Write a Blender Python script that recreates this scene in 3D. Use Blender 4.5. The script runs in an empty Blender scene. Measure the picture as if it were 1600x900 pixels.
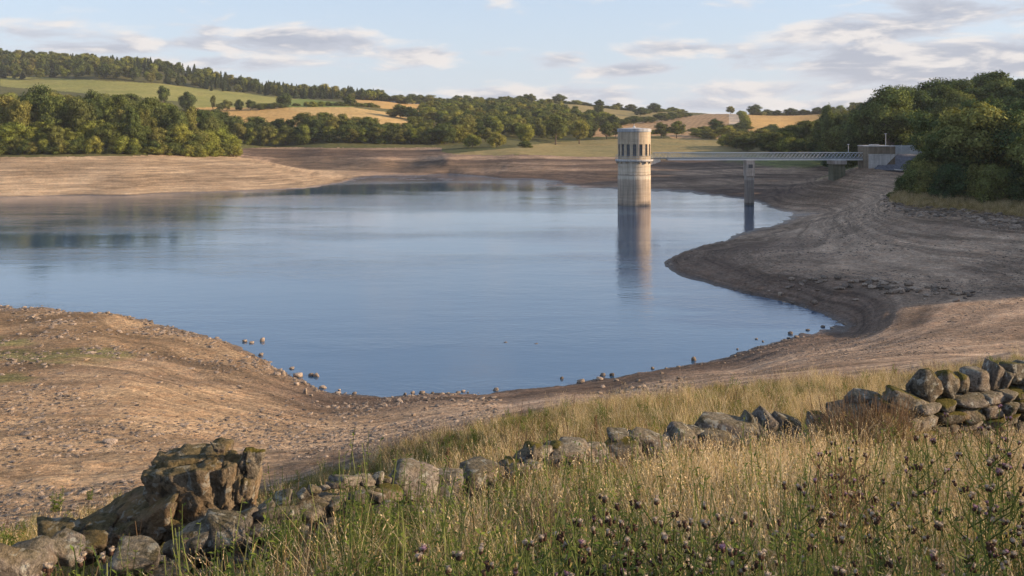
import bpy, bmesh, math, random
import numpy as np
from mathutils import Vector, Matrix, Euler, noise as mnoise

random.seed(7)
RS = np.random.RandomState(11)
SC = bpy.context.scene
COL = SC.collection
F = 1386.0          # focal length in photo pixels (photo is 1600 wide)
HC = 19.0           # eye height above the reservoir
HZ = 200.0          # horizon row of the photo

# ------------------------------------------------------------------ camera
cam_d = bpy.data.cameras.new('camera')
cam = bpy.data.objects.new('camera', cam_d)
COL.objects.link(cam)
SC.camera = cam
cam.location = (0, 0, HC)
cam.rotation_euler = (math.radians(90), 0, 0)
cam_d.sensor_width = 36.0
cam_d.lens = 36.0 * F / 1600.0
cam_d.shift_y = -(450 - HZ) / 1600.0
cam_d.clip_start = 0.1
cam_d.clip_end = 12000

# ------------------------------------------------------------------ light
SUN_EL = math.radians(16.5)
SUN_AZ = math.radians(92)      # from +Y (view direction) clockwise: the sun stands to the right
sun_d = bpy.data.lights.new('sun', 'SUN')
sun_d.energy = 5.0
sun_d.angle = math.radians(0.6)
sun_d.color = (1.0, 0.74, 0.48)
sun = bpy.data.objects.new('sun', sun_d)
COL.objects.link(sun)
sdir = Vector((math.sin(SUN_AZ) * math.cos(SUN_EL), math.cos(SUN_AZ) * math.cos(SUN_EL), math.sin(SUN_EL)))
sun.rotation_euler = sdir.to_track_quat('Z', 'Y').to_euler()
sun.location = (100, 0, 120)

SC.view_settings.view_transform = 'Standard'
SC.view_settings.look = 'None'
SC.view_settings.exposure = 0.78
SC.view_settings.gamma = 1.0
SC.render.engine = 'CYCLES'
SC.cycles.max_bounces = 6
SC.cycles.diffuse_bounces = 2
SC.cycles.glossy_bounces = 3
SC.cycles.transmission_bounces = 2
SC.cycles.transparent_max_bounces = 6
SC.cycles.volume_bounces = 0

# ------------------------------------------------------------------ node helpers
class NT:
    def __init__(s, tree):
        s.t = tree; s.n = tree.nodes; s.l = tree.links
    def node(s, typ, ins=None, **props):
        n = s.n.new(typ)
        for k, v in props.items():
            setattr(n, k, v)
        if ins:
            for k, v in ins.items():
                s.set(n.inputs[k], v)
        return n
    def set(s, sock, v):
        if isinstance(v, bpy.types.NodeSocket):
            s.l.new(v, sock)
        else:
            if hasattr(sock.default_value, '__len__') and not isinstance(v, str):
                v = tuple(v)
                if len(sock.default_value) == 4 and len(v) == 3: v = v + (1.0,)
            sock.default_value = v
    def math(s, op, a, b=0.0, c=None, clamp=False):
        n = s.n.new('ShaderNodeMath'); n.operation = op; n.use_clamp = clamp
        s.set(n.inputs[0], a); s.set(n.inputs[1], b)
        if c is not None: s.set(n.inputs[2], c)
        return n.outputs[0]
    def mix(s, f, a, b, blend='MIX'):
        n = s.n.new('ShaderNodeMix'); n.data_type = 'RGBA'; n.blend_type = blend
        s.set(n.inputs[0], f); s.set(n.inputs[6], a); s.set(n.inputs[7], b)
        return n.outputs[2]
    def noise(s, vec, scale, detail=4, rough=0.55, dist=0.0):
        n = s.n.new('ShaderNodeTexNoise')
        if vec is not None: s.set(n.inputs['Vector'], vec)
        n.inputs['Scale'].default_value = scale; n.inputs['Detail'].default_value = detail
        n.inputs['Roughness'].default_value = rough; n.inputs['Distortion'].default_value = dist
        return n.outputs['Fac']
    def ramp(s, f, stops):
        n = s.n.new('ShaderNodeValToRGB'); s.set(n.inputs[0], f)
        cr = n.color_ramp
        while len(cr.elements) < len(stops): cr.elements.new(0.5)
        for e, (p, c) in zip(cr.elements, stops):
            e.position = p
            e.color = tuple(c) + (1.0,) if hasattr(c, '__len__') else (c, c, c, 1.0)
        return n.outputs[0]
    def mapr(s, v, a, b, c=0.0, d=1.0, smooth=False):
        n = s.n.new('ShaderNodeMapRange'); n.clamp = True
        if smooth: n.interpolation_type = 'SMOOTHSTEP'
        s.set(n.inputs[0], v)
        n.inputs[1].default_value = a; n.inputs[2].default_value = b
        n.inputs[3].default_value = c; n.inputs[4].default_value = d
        return n.outputs[0]
    def vmul(s, v, k):
        n = s.n.new('ShaderNodeVectorMath'); n.operation = 'MULTIPLY'
        s.set(n.inputs[0], v); n.inputs[1].default_value = k
        return n.outputs[0]
    def vadd(s, v, k):
        n = s.n.new('ShaderNodeVectorMath'); n.operation = 'ADD'
        s.set(n.inputs[0], v); s.set(n.inputs[1], k)
        return n.outputs[0]
    def bump(s, h, strength, dist):
        n = s.n.new('ShaderNodeBump'); s.set(n.inputs['Height'], h)
        n.inputs['Strength'].default_value = strength; n.inputs['Distance'].default_value = dist
        return n.outputs[0]

def newmat(name):
    m = bpy.data.materials.new(name); m.use_nodes = True
    T = NT(m.node_tree); T.n.clear()
    out = T.n.new('ShaderNodeOutputMaterial')
    return m, T, out

def principled(T, out, col, rough=0.9, normal=None, spec=0.2, metal=0.0):
    p = T.n.new('ShaderNodeBsdfPrincipled')
    T.set(p.inputs['Base Color'], col); T.set(p.inputs['Roughness'], rough)
    p.inputs['Specular IOR Level'].default_value = spec
    p.inputs['Metallic'].default_value = metal
    if normal is not None: T.l.new(normal, p.inputs['Normal'])
    T.l.new(p.outputs[0], out.inputs[0])
    return p

# ------------------------------------------------------------------ world: sky and clouds
world = bpy.data.worlds.new('World'); SC.world = world; world.use_nodes = True
W = NT(world.node_tree); W.n.clear()
wout = W.n.new('ShaderNodeOutputWorld')
bg = W.n.new('ShaderNodeBackground'); bg.inputs["Strength"].default_value = 0.15
W.l.new(bg.outputs[0], wout.inputs[0])
sky = W.node('ShaderNodeTexSky', sky_type='NISHITA', sun_disc=False)
sky.sun_elevation = SUN_EL; sky.sun_rotation = SUN_AZ
sky.air_density = 1.0; sky.dust_density = 1.2; sky.ozone_density = 1.6; sky.altitude = 200
tc = W.node('ShaderNodeTexCoord')
sep = W.node('ShaderNodeSeparateXYZ'); W.l.new(tc.outputs['Generated'], sep.inputs[0])
az = W.math('ARCTAN2', sep.outputs[0], sep.outputs[1])
el = W.math('ARCSINE', sep.outputs[2])
def banks():
    """banks of cloud: azimuth, elevation, half width, half height, weight"""
    tot = None
    for (px, py, wx, wy, k) in CLOUDS:
        a0 = math.atan((px - 800) / F); e0 = math.atan((HZ - py) / F * math.cos(a0))
        dx = W.math('MULTIPLY_ADD', az, F / wx, -a0 * F / wx)
        dy = W.math('MULTIPLY_ADD', el, F / wy, -e0 * F / wy)
        q = W.math('MULTIPLY_ADD', dy, dy, W.math('MULTIPLY', dx, dx))
        g = W.math('MULTIPLY', W.math('POWER', 0.3679, q), k)
        tot = g if tot is None else W.math('MAXIMUM', tot, g)
    return tot
def cloud_noise(daz, dle, det):
    cv = W.node('ShaderNodeCombineXYZ', {0: W.math('MULTIPLY_ADD', az, 6.0, daz * 6.0), 1: W.math('MULTIPLY_ADD', el, 24.0, dle * 24), 2: 0.37})
    return W.noise(cv.outputs[0], 1.5, det, 0.58, 0.3), cv
CLOUDS = [(150, 76, 230, 16, .55), (300, 70, 150, 15, .62), (450, 66, 170, 24, .80), (330, 98, 210, 18, .60), (650, 84, 90, 14, .62),
          (770, 84, 60, 12, .52), (860, 95, 80, 18, .66), (970, 110, 100, 12, .70), (900, 150, 320, 18, .50),
          (1080, 75, 90, 12, .60), (1380, 45, 150, 26, .88), (1500, 22, 140, 26, .84), (1580, 8, 80, 18, .66),
          (1470, 100, 260, 36, 1.25), (1230, 140, 170, 22, .80), (1200, 163, 330, 14, .70), (1800, 95, 260, 34, 1.0),
          (-200, 70, 260, 30, .8), (2300, 110, 300, 34, .9)]
n1, cv0 = cloud_noise(0, 0, 8)
n1s, _ = cloud_noise(.012, .010, 5)
n2 = W.noise(cv0.outputs[0], 0.55, 2, 0.5)
base = W.math('ADD', banks(), W.math('MULTIPLY', W.mapr(el, 0.2, 0.5, 0.0, 0.25), W.mapr(n2, 0.45, 0.75)))
dens = W.math('ADD', W.math('MULTIPLY', W.math('SUBTRACT', n1, 0.5), 2.3), W.math('SUBTRACT', base, 0.20))
cover = W.mapr(dens, -0.06, 0.40, 0.0, 0.90, True)
lit = W.mapr(W.math('SUBTRACT', n1, n1s), -0.05, 0.12, 0.0, 1.0, True)
thick = W.mapr(dens, 0.05, 0.55, 0.0, 1.0)
ccol = W.mix(thick, (2.8, 2.9, 3.2, 1), (1.75, 1.88, 2.25, 1))
ccol = W.mix(W.math('MULTIPLY', lit, 0.8), ccol, (3.9, 3.6, 3.35, 1))
# thin milky veil low down
veil = W.mapr(el, -0.02, 0.30, 0.85, 0.35, True)
skyc = W.mix(1.0, sky.outputs[0], (.80, .81, .92, 1), 'MULTIPLY')
skyv = W.mix(veil, skyc, (2.45, 2.82, 3.30, 1))
fin = W.mix(cover, skyv, ccol)
W.l.new(fin, bg.inputs['Color'])

# ------------------------------------------------------------------ numpy noise
def _hash(ix, iy, s):
    h = (ix * 374761393 + iy * 668265263 + s * 974634777) & 0xffffffff
    h = ((h ^ (h >> 13)) * 1274126177) & 0xffffffff
    return ((h ^ (h >> 16)) & 0xffffff) / float(0xffffff)
def vnoise(x, y, s=0):
    x = np.asarray(x, float); y = np.asarray(y, float)
    ix = np.floor(x).astype(np.int64); iy = np.floor(y).astype(np.int64)
    fx = x - ix; fy = y - iy
    fx = fx * fx * (3 - 2 * fx); fy = fy * fy * (3 - 2 * fy)
    a = _hash(ix, iy, s); b = _hash(ix + 1, iy, s); c = _hash(ix, iy + 1, s); d = _hash(ix + 1, iy + 1, s)
    return (a * (1 - fx) + b * fx) * (1 - fy) + (c * (1 - fx) + d * fx) * fy * 1.0
def fbm(x, y, oct=4, s=0):
    t = 0; a = 0.5; k = 0
    for i in range(oct):
        t = t + a * vnoise(x, y, s + i * 17); k += a; a *= 0.5
        x = np.asarray(x) * 2.03 + 3.1; y = np.asarray(y) * 2.03 + 1.7
    return t / k          # 0..1

# ------------------------------------------------------------------ terrain control points
SHORE = [(0,480),(60,482),(130,487),(180,492),(240,504),(300,519),(345,531),(380,545),(425,570),(465,590),
  (505,607),(560,617),(640,617),(700,614),(770,613),(830,608),(890,600),(930,594),(980,586),(1030,577),
  (1085,567),(1140,557),(1170,546),(1215,532),(1260,521),(1300,515),(1325,511),
  (1310,500),(1280,490),(1240,477),(1200,466),(1150,455),(1100,442),(1065,431),(1045,420),(1038,410),
  (1055,400),(1090,386),(1140,371),(1180,359),(1225,346),(1238,340),(1228,331),(1195,321),(1150,311),(1100,304),
  (1020,299),(968,296),(900,292),(850,288),(870,283),(840,280),(780,279),(700,278.5),(620,279),(560,281),
  (535,286),(495,292),(400,298),(260,302),(130,305),(0,308)]
CP = []     # (theta, log r, z)
def _add(px, Y, z):
    X = (px - 800) * Y / F
    CP.append((math.atan2(X, Y), math.log(math.hypot(X, Y)), z))
def P(px, py, z): _add(px, (HC - z) * F / (py - HZ), z)      # seen at this pixel, this high
def Q(px, Y, z): _add(px, Y, z)                              # this far off, this high
def H(px, py, Y): _add(px, Y, HC - (py - HZ) * Y / F)        # seen at this pixel, this far off
def depth0(py): return HC * F / (py - HZ)
for (a, b) in SHORE: P(a, b, 0.0)
for (px, py, z) in [(100,330,-3),(300,330,-3),(500,315,-2.2),(700,295,-1.2),(820,300,-1.5),(100,420,-4),(350,440,-5),(600,360,-5),
        (600,460,-5),(600,540,-3.5),(800,380,-5),(850,500,-4.5),(850,565,-2),(950,350,-3),(900,430,-5),(1080,330,-1.3),(1160,335,-1),
        (1000,450,-3),(1020,400,-1.5),(1100,490,-2.5),(1200,500,-1.2),(1270,503,-0.5),(200,470,-2),(450,520,-2.5),(350,490,-2.2),(520,580,-1.2),(720,590,-1.2),(950,560,-1.6)]:
    Q(px, depth0(py), z)
# near slope below the camera
for px in (-1500, -400, 200, 800, 1400, 2000, 3000):
    Q(px, 1.0, 17.12); Q(px, 3.0, 16.65)
for (px, D, z) in [(800,6,15.95),(800,9,15.2),(800,10,14.95),(960,11,14.62),(1100,12,14.45),(1400,12.2,14.45),(1620,13.3,14.25),(1400,6,15.98),
        (1800,13,14.6),(2300,13,15),(200,7,15.22),(350,7.5,15.2),(600,8.6,15.12),(730,9.3,14.88),(0,6.5,15.3),(-400,6.5,15.2),(200,9,14.6),(350,9.5,14.5),
        (200,14,12.6),(-400,12,13),(500,14,12.7),(800,16,12.9),(1100,24,11.4),(1400,25,11.3),(1650,25,11.5),(2100,25,13),(800,24,10.8),(450,20,10.2)]:
    Q(px, D, z)
for (px, Y) in [(-400,20),(0,23.5),(400,26),(640,29.7),(860,33),(1200,37),(1600,41.6)]: Q(px, Y, 8.5)
Q(2000, 46, 10.5)
# left near bank
for (px, py, z) in [(0,760,7.2),(0,650,4.9),(200,600,3.5),(0,560,2.3),(0,515,1.0),(300,560,1.1),(200,520,.8),(380,600,1.6),(420,660,3.6),(200,700,5.9),
        (600,650,2.4),(800,630,2.1),(500,640,1.7),(950,615,2.2),(640,672,5.2),(1150,575,1.9),(1000,605,3.2),(1300,545,2.4),(900,625,4.6)]: P(px, py, z)
for (D, z) in [(24,8.5),(50,5),(85,2),(105,0),(150,-3),(200,-2),(240,1),(300,7),(450,24),(650,44),(880,70),(1100,100),(1500,70),(2500,50)]: Q(-400, D, z)
# right bank
for (px, py, z) in [(1600,560,5.6),(1400,540,3.4),(1500,545,4.3),(1500,500,3.0),(1500,450,2.6),(1400,450,2.3),(1500,400,3.4),(1600,450,3.1),(1600,510,3.7),
        (1300,455,1.6),(1200,430,1.6),(1300,400,2.3),(1200,385,1.4),(1400,400,2.9),(1400,365,4.2),(1600,400,3.8),(1500,370,4.6),(1600,365,5.2),(1300,362,2.4),(1120,410,1.2),(1380,500,1.8),(1420,505,2.4),
        (1290,339,1.8),(1330,329,3.4),(1375,321,5.2),(1265,336,.25),(1290,333,.6),(1328,319,2.2),(1250,326,.5),(1300,311,2.4),(1275,318,1.3),
        (1400,304,7.4),(1450,311,7.4),(1500,318,7.2),(1600,332,7.0),(1400,335,5.4),(1500,340,5.8),(1345,300,4.6)]: P(px, py, z)
for (px, py) in [(1355,264),(1317,284),(1280,298),(1245,312)]: H(px, py, 214)
Q(1410,212,8.3); Q(1410,224,10.6); Q(1480,222,11.6); Q(1360,228,9.5)
for (px, py, z) in [(1200,302,.9),(1150,285,2.0),(1250,275,3.2),(1310,262,5.0),(1250,257,6.3),(1100,290,.9),(1000,280,1.2),(1100,262,3.6),(950,265,3.2),(850,262,3.2),(850,273,1.2),(760,270,.9),
        (700,255,4.0),(620,260,1.7),(640,272,.30),(700,268,.8),(580,270,.6),(600,250,4.3),(520,250,3.6),(470,256,2.0),
        (0,253,7.5),(100,252,7.5),(200,251,7.5),(300,248,7.3),(365,244,7.1),(0,280,3.5),(200,278,3.5),(350,272,3.4),(420,254,5.0),(460,263,3.0),(515,275,1.2),
        (400,238,6.8),(500,238,6.8),(600,238,6.8),(700,240,6.8),(800,243,6.8),(900,244,6.3),(1000,244,6.2),(1150,243,6.4)]: P(px, py, z)
# hills
for (px, py, Y) in [(0,200,450),(0,162,640),(0,122,880),(0,93,1100),(0,115,1400),(0,160,2500),
        (100,190,450),(100,160,640),(100,126,880),(100,97,1100),(100,118,1400),
        (200,190,480),(200,155,680),(200,130,880),(200,104,1100),(200,122,1400),
        (300,196,520),(300,168,680),(300,137,900),(300,119,1100),(300,135,1400),(300,165,2500),
        (450,194,570),(450,168,700),(450,154,900),(450,146,1050),(450,155,1350),
        (600,195,580),(600,171,740),(600,158,950),(600,166,1250),(600,180,2500),
        (700,205,600),(700,186,760),(700,166,1050),(700,172,1300),
        (800,205,620),(800,185,820),(800,165,1100),(800,172,1400),
        (870,224,560),(870,200,700),(870,180,880),(870,162,1130),(870,172,1400),(900,182,2500),
        (1000,218,600),(1000,206,700),(1000,190,900),(1000,176,1200),(1000,182,1500),
        (1070,178,1150),(1150,218,620),(1150,199,750),(1150,177,950),(1150,190,1250),(1150,183,2500),
        (1280,178,950),(1280,200,760),(1300,235,380),(1300,213,550),(1300,186,1250),(1400,176,1200),(1400,180,2500)]: H(px, py, Y)
for (px, Y, z) in [(1400,300,13.5),(1400,450,18),(1400,700,27),(1600,145,9.0),(1600,200,14),(1600,350,24),(1600,600,32),(1600,1000,42),(1500,160,9.3),(1480,250,15),
        (1800,55,5.4),(1800,90,4.6),(1800,115,7.2),(1800,150,11),(2000,71,7),(2000,112,10.5),(2000,200,20),(2000,350,32),(2000,1000,50),(2000,2500,50),(1600,2500,50)]: Q(px, Y, z)
CP = np.array(CP)
SU, SV = 3.2, 1.0
TH_MAX = math.radians(47)
def _phi(d2): return 0.5 * d2 * np.log(d2 + 1e-12)
def _fit():
    u = CP[:, 0] * SU; v = CP[:, 1] * SV; n = len(u)
    d2 = (u[:, None] - u[None]) ** 2 + (v[:, None] - v[None]) ** 2
    A = np.zeros((n + 3, n + 3)); A[:n, :n] = _phi(d2) + np.eye(n) * 2e-5
    A[:n, n] = 1; A[:n, n + 1] = u; A[:n, n + 2] = v; A[n:, :n] = A[:n, n:].T
    b = np.zeros(n + 3); b[:n] = CP[:, 2]
    return np.linalg.lstsq(A, b, rcond=None)[0]
WT = _fit()
def h_smooth(X, Y):
    X = np.atleast_1d(np.asarray(X, float)); Y = np.atleast_1d(np.asarray(Y, float))
    th = np.clip(np.arctan2(X, Y), -TH_MAX, TH_MAX); r = np.clip(np.hypot(X, Y), 1.0, 2600)
    u = th * SU; v = np.log(r) * SV; out = np.empty(u.size); n = len(CP)
    uf = u.ravel(); vf = v.ravel(); cu = CP[:, 0] * SU; cv = CP[:, 1] * SV
    for i in range(0, uf.size, 20000):
        a = uf[i:i + 20000, None]; b = vf[i:i + 20000, None]
        out[i:i + 20000] = _phi((a - cu) ** 2 + (b - cv) ** 2) @ WT[:n] + WT[n] + WT[n + 1] * a[:, 0] + WT[n + 2] * b[:, 0]
    return out.reshape(u.shape)
def grass_edge(X, Y):
    px = 800 + F * X / np.maximum(Y, 1.0)
    return np.interp(px, [-800,-400,0,400,640,860,1200,1600,2000,2600], [19,20,23,25,27.5,29.5,32,35,39,43]) + (fbm(X * .5, Y * .5, 3, 5) - .5) * 3.0
def h(X, Y):
    X = np.atleast_1d(np.asarray(X, float)); Y = np.atleast_1d(np.asarray(Y, float))
    z = h_smooth(X, Y)
    r = np.hypot(X, Y)
    mud = np.clip((Y - 30) / 12, 0, 1) * np.clip((9.5 - z) / 2, 0, 1) * np.clip((520 - r) / 60, 0, 1)
    # strand lines: narrow benches left by the falling water
    z = z + mud * np.clip(z * 2.0, 0, 1) * 0.032 * np.sin(z * 2 * math.pi / 0.55 + 3 * fbm(X * .02, Y * .02, 2, 9))
    z = z + mud * (fbm(X * .22, Y * .22, 4, 21) - .5) * np.interp(r, [40, 100, 400], [.22, .34, .6])
    z = z + mud * np.clip(1 - abs(z) / .8, 0, 1) * (fbm(X * .9, Y * .9, 3, 26) - .5) * .30
    z = z + (1 - mud) * (fbm(X * .7, Y * .7, 3, 31) - .5) * np.interp(r, [1, 10, 40, 300], [.03, .14, .3, .6])
    z = z + (fbm(X * .01, Y * .01, 3, 41) - .5) * np.interp(r, [400, 900], [0, 6])
    return z
def h1(x, y): return float(h([x], [y])[0])
def wx(px, Y): return (px - 800) * Y / F
def hit(px, py):
    """the ground point seen at a photo pixel"""
    Ys = np.exp(np.linspace(math.log(3), math.log(2500), 900))
    Xs = (px - 800) * Ys / F
    zz = h(Xs, Ys); ray = HC - (py - HZ) * Ys / F
    k = np.argmax(zz >= ray)
    if k == 0: k = len(Ys) - 1
    return float(Xs[k]), float(Ys[k]), float(zz[k])

# ------------------------------------------------------------------ object helpers
def tag(o, label=None, cat=None, group=None, kind=None):
    if label: o['label'] = label
    if cat: o['category'] = cat
    if group: o['group'] = group
    if kind: o['kind'] = kind
    return o
def empty(name, loc=(0, 0, 0), rz=0.0, label=None, cat=None, group=None):
    o = bpy.data.objects.new(name, None); COL.objects.link(o)
    o.location = loc; o.rotation_euler = (0, 0, rz); o.empty_display_size = .3
    return tag(o, label, cat, group)
def mesh_np(name, verts, faces, mat=None, smooth=False):
    me = bpy.data.meshes.new(name)
    me.from_pydata([tuple(v) for v in verts] if not isinstance(verts, np.ndarray) else verts.tolist(), [],
                   faces if not isinstance(faces, np.ndarray) else faces.tolist())
    if mat is not None:
        for m in (mat if isinstance(mat, (list, tuple)) else [mat]): me.materials.append(m)
    if smooth: me.polygons.foreach_set('use_smooth', [True] * len(me.polygons))
    me.update()
    return me
def quads_fast(name, V, Fq, mats, smooth=True, n=4):
    me = bpy.data.meshes.new(name)
    V = np.ascontiguousarray(V, np.float32); Fq = np.ascontiguousarray(Fq, np.int32)
    me.vertices.add(len(V)); me.vertices.foreach_set('co', V.ravel())
    me.loops.add(Fq.size); me.loops.foreach_set('vertex_index', Fq.ravel())
    me.polygons.add(len(Fq)); me.polygons.foreach_set('loop_start', np.arange(0, Fq.size, n, dtype=np.int32))
    if smooth: me.polygons.foreach_set('use_smooth', np.ones(len(Fq), bool))
    for m in (mats if isinstance(mats, (list, tuple)) else [mats]): me.materials.append(m)
    me.update(calc_edges=True)
    return me
def obj(name, me, parent=None, loc=(0, 0, 0), rot=(0, 0, 0), scale=(1, 1, 1)):
    o = bpy.data.objects.new(name, me); COL.objects.link(o)
    o.location = loc; o.rotation_euler = rot; o.scale = scale
    if parent: o.parent = parent
    return o
class MB:
    """collects boxes, bars and lathes into one mesh"""
    def __init__(s): s.v = []; s.f = []; s.mi = []
    def add(s, v, f, mi=0):
        k = len(s.v); s.v += [tuple(x) for x in v]; s.f += [tuple(i + k for i in q) for q in f]; s.mi += [mi] * len(f)
    def box(s, x0, x1, y0, y1, z0, z1, mi=0):
        s.add([(x0,y0,z0),(x1,y0,z0),(x1,y1,z0),(x0,y1,z0),(x0,y0,z1),(x1,y0,z1),(x1,y1,z1),(x0,y1,z1)],
              [(0,3,2,1),(4,5,6,7),(0,1,5,4),(1,2,6,5),(2,3,7,6),(3,0,4,7)], mi)
    def bar(s, a, b, r, n=6, r2=None, mi=0):
        a = Vector(a); b = Vector(b); d = (b - a).normalized(); r2 = r if r2 is None else r2
        u = d.orthogonal().normalized(); w = d.cross(u)
        v = []
        for (p, rr) in ((a, r), (b, r2)):
            for i in range(n):
                t = 2 * math.pi * i / n + math.pi / n
                v.append(p + (u * math.cos(t) + w * math.sin(t)) * rr)
        f = [(i, (i + 1) % n, n + (i + 1) % n, n + i) for i in range(n)] + [tuple(range(n))[::-1], tuple(range(n, 2 * n))]
        s.add(v, f, mi)
    def tube(s, pts, rad, n=6, mi=0):
        pts = [Vector(p) for p in pts]; k0 = []; v = []; f = []
        for i, p in enumerate(pts):
            d = (pts[min(i + 1, len(pts) - 1)] - pts[max(i - 1, 0)]).normalized()
            u = d.cross(Vector((.31, .95, .07))).normalized(); w = d.cross(u)
            for j in range(n):
                t = 2 * math.pi * j / n
                v.append(p + (u * math.cos(t) + w * math.sin(t)) * rad[i])
        for i in range(len(pts) - 1):
            for j in range(n):
                a = i * n + j; b = i * n + (j + 1) % n
                f.append((a, b, b + n, a + n))
        f.append(tuple(range(n))[::-1]); m = (len(pts) - 1) * n; f.append(tuple(range(m, m + n)))
        s.add(v, f, mi)
    def lathe(s, prof, n=48, cx=0, cy=0, mi=0, a0=0.0, a1=2 * math.pi):
        full = abs(a1 - a0 - 2 * math.pi) < 1e-6; m = n if full else n + 1; v = []
        for (r, z) in prof:
            for i in range(m):
                t = a0 + (a1 - a0) * i / n
                v.append((cx + r * math.sin(t), cy - r * math.cos(t), z))
        f = []
        for k in range(len(prof) - 1):
            for i in range(n):
                j = (i + 1) % m
                f.append((k * m + i, k * m + j, (k + 1) * m + j, (k + 1) * m + i))
        s.add(v, f, mi)
    def mesh(s, name, mats, smooth=False):
        me = bpy.data.meshes.new(name); me.from_pydata(s.v, [], s.f)
        for m in (mats if isinstance(mats, (list, tuple)) else [mats]): me.materials.append(m)
        me.polygons.foreach_set('material_index', s.mi)
        if smooth: me.polygons.foreach_set('use_smooth', [True] * len(me.polygons))
        me.update(); return me
    def build(s, name, mats, parent=None, loc=(0, 0, 0), smooth=False):
        return obj(name, s.mesh(name, mats, smooth), parent, loc)

# ================================================================== materials
def mat_ground(name, fine=2.2, bumpd=0.05, speck=0.0, wetz=True):
    m, T, out = newmat(name)
    at = T.node('ShaderNodeAttribute', attribute_name='Col').outputs['Color']
    geo = T.node('ShaderNodeNewGeometry'); pos = geo.outputs['Position']
    n1 = T.noise(pos, fine, 8, 0.68); n2 = T.noise(pos, 0.22, 5, 0.6)
    str_ = T.noise(T.vmul(pos, (0.04, 0.04, 3.6)), 1.0, 7, 0.66, 0.6)       # strand lines follow the height
    vor = T.node('ShaderNodeTexVoronoi', {'Vector': pos, 'Scale': 3.2}, feature='F1')
    n3 = T.noise(T.vmul(pos, (1.0, 1.6, 1.0)), 5.5, 4, .7, .5)
    k = T.math('MULTIPLY', T.mapr(n1, .3, .7, .58, 1.42), T.mapr(n2, .3, .7, .76, 1.24))
    k = T.math('MULTIPLY', k, T.mapr(n3, .36, .62, .62, 1.3))
    k = T.math('MULTIPLY', k, T.mapr(str_, .38, .62, 0.60, 1.28))
    c = T.mix(1.0, at, T.node('ShaderNodeCombineColor', {0: k, 1: k, 2: k}).outputs[0], 'MULTIPLY')
    warm = T.mix(T.mapr(T.noise(pos, .9, 4, .6), .45, .7, 0, .35), c, T.mix(1.0, c, (1.25, .92, .70, 1), 'MULTIPLY'))
    b1 = T.bump(T.math('ADD', T.math('MULTIPLY', n1, 1.0), T.math('MULTIPLY_ADD', n3, .6, T.math('MULTIPLY', vor.outputs['Distance'], -.35))), 1.0, bumpd)
    sx = T.node('ShaderNodeSeparateXYZ', {0: pos})
    if wetz:
        wet = T.mapr(T.math('ADD', sx.outputs[2], T.math('MULTIPLY', n2, .35)), .22, .55, 0.55, 1.0, True)
        warm = T.mix(1.0, warm, T.node('ShaderNodeCombineColor', {0: wet, 1: wet, 2: wet}).outputs[0], 'MULTIPLY')
        rough = T.mapr(wet, .55, 1, .35, .95)
    else: rough = 0.95
    principled(T, out, warm, rough, b1, 0.15)
    return m
M = {}
M['mud'] = mat_ground('shore_mud', 2.0, 0.22)
M['soil'] = mat_ground('grass_soil', 4.0, 0.05, wetz=False)

def mat_field(name, a, b, rows=None, rot=0.0, scale=0.02):
    m, T, out = newmat(name)
    pos = T.node('ShaderNodeNewGeometry').outputs['Position']
    n1 = T.noise(pos, scale, 5, .6); n2 = T.noise(pos, .35, 4, .6)
    f = T.mapr(n1, .3, .7)
    c = T.mix(f, a, b)
    k = T.mapr(n2, .3, .7, .82, 1.18)
    if rows:
        mp = T.node('ShaderNodeMapping', {'Vector': pos}); mp.inputs['Rotation'].default_value = (0, 0, rot)
        w = T.node('ShaderNodeTexWave', {'Vector': mp.outputs[0], 'Scale': rows, 'Distortion': 1.2, 'Detail': 2.0})
        k = T.math('MULTIPLY', k, T.mapr(w.outputs['Fac'], 0, 1, .86, 1.1))
    c = T.mix(1.0, c, T.node('ShaderNodeCombineColor', {0: k, 1: k, 2: k}).outputs[0], 'MULTIPLY')
    pt = T.mapr(T.noise(pos, .05, 6, .65, .5), .50, .62, 0, .45, True)
    c = T.mix(pt, c, T.mix(1.0, c, (.72, .66, .62, 1), 'MULTIPLY'))
    principled(T, out, c, .95, T.bump(n2, .6, .3), .05)
    return m
M['pasture'] = mat_field('pasture_grass', (.19, .20, .055), (.29, .27, .09))
M['pasture2'] = mat_field('pasture_fresh', (.14, .19, .045), (.21, .24, .07))
M['stubble'] = mat_field('stubble', (.42, .265, .095), (.52, .335, .13), .09, .7)
M['stubble2'] = mat_field('stubble_pale', (.45, .31, .125), (.53, .37, .16), .08, 1.9)
M['plough'] = mat_field('bare_soil', (.32, .21, .115), (.41, .275, .145), .06, .3)
M['pale'] = mat_field('pale_strip', (.50, .40, .29), (.56, .45, .33))
M['rough'] = mat_field('rough_grass', (.19, .17, .075), (.30, .235, .105), None, 0, .05)
M['hill'] = mat_field('hill_grass', (.07, .08, .03), (.13, .12, .05))

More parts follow.
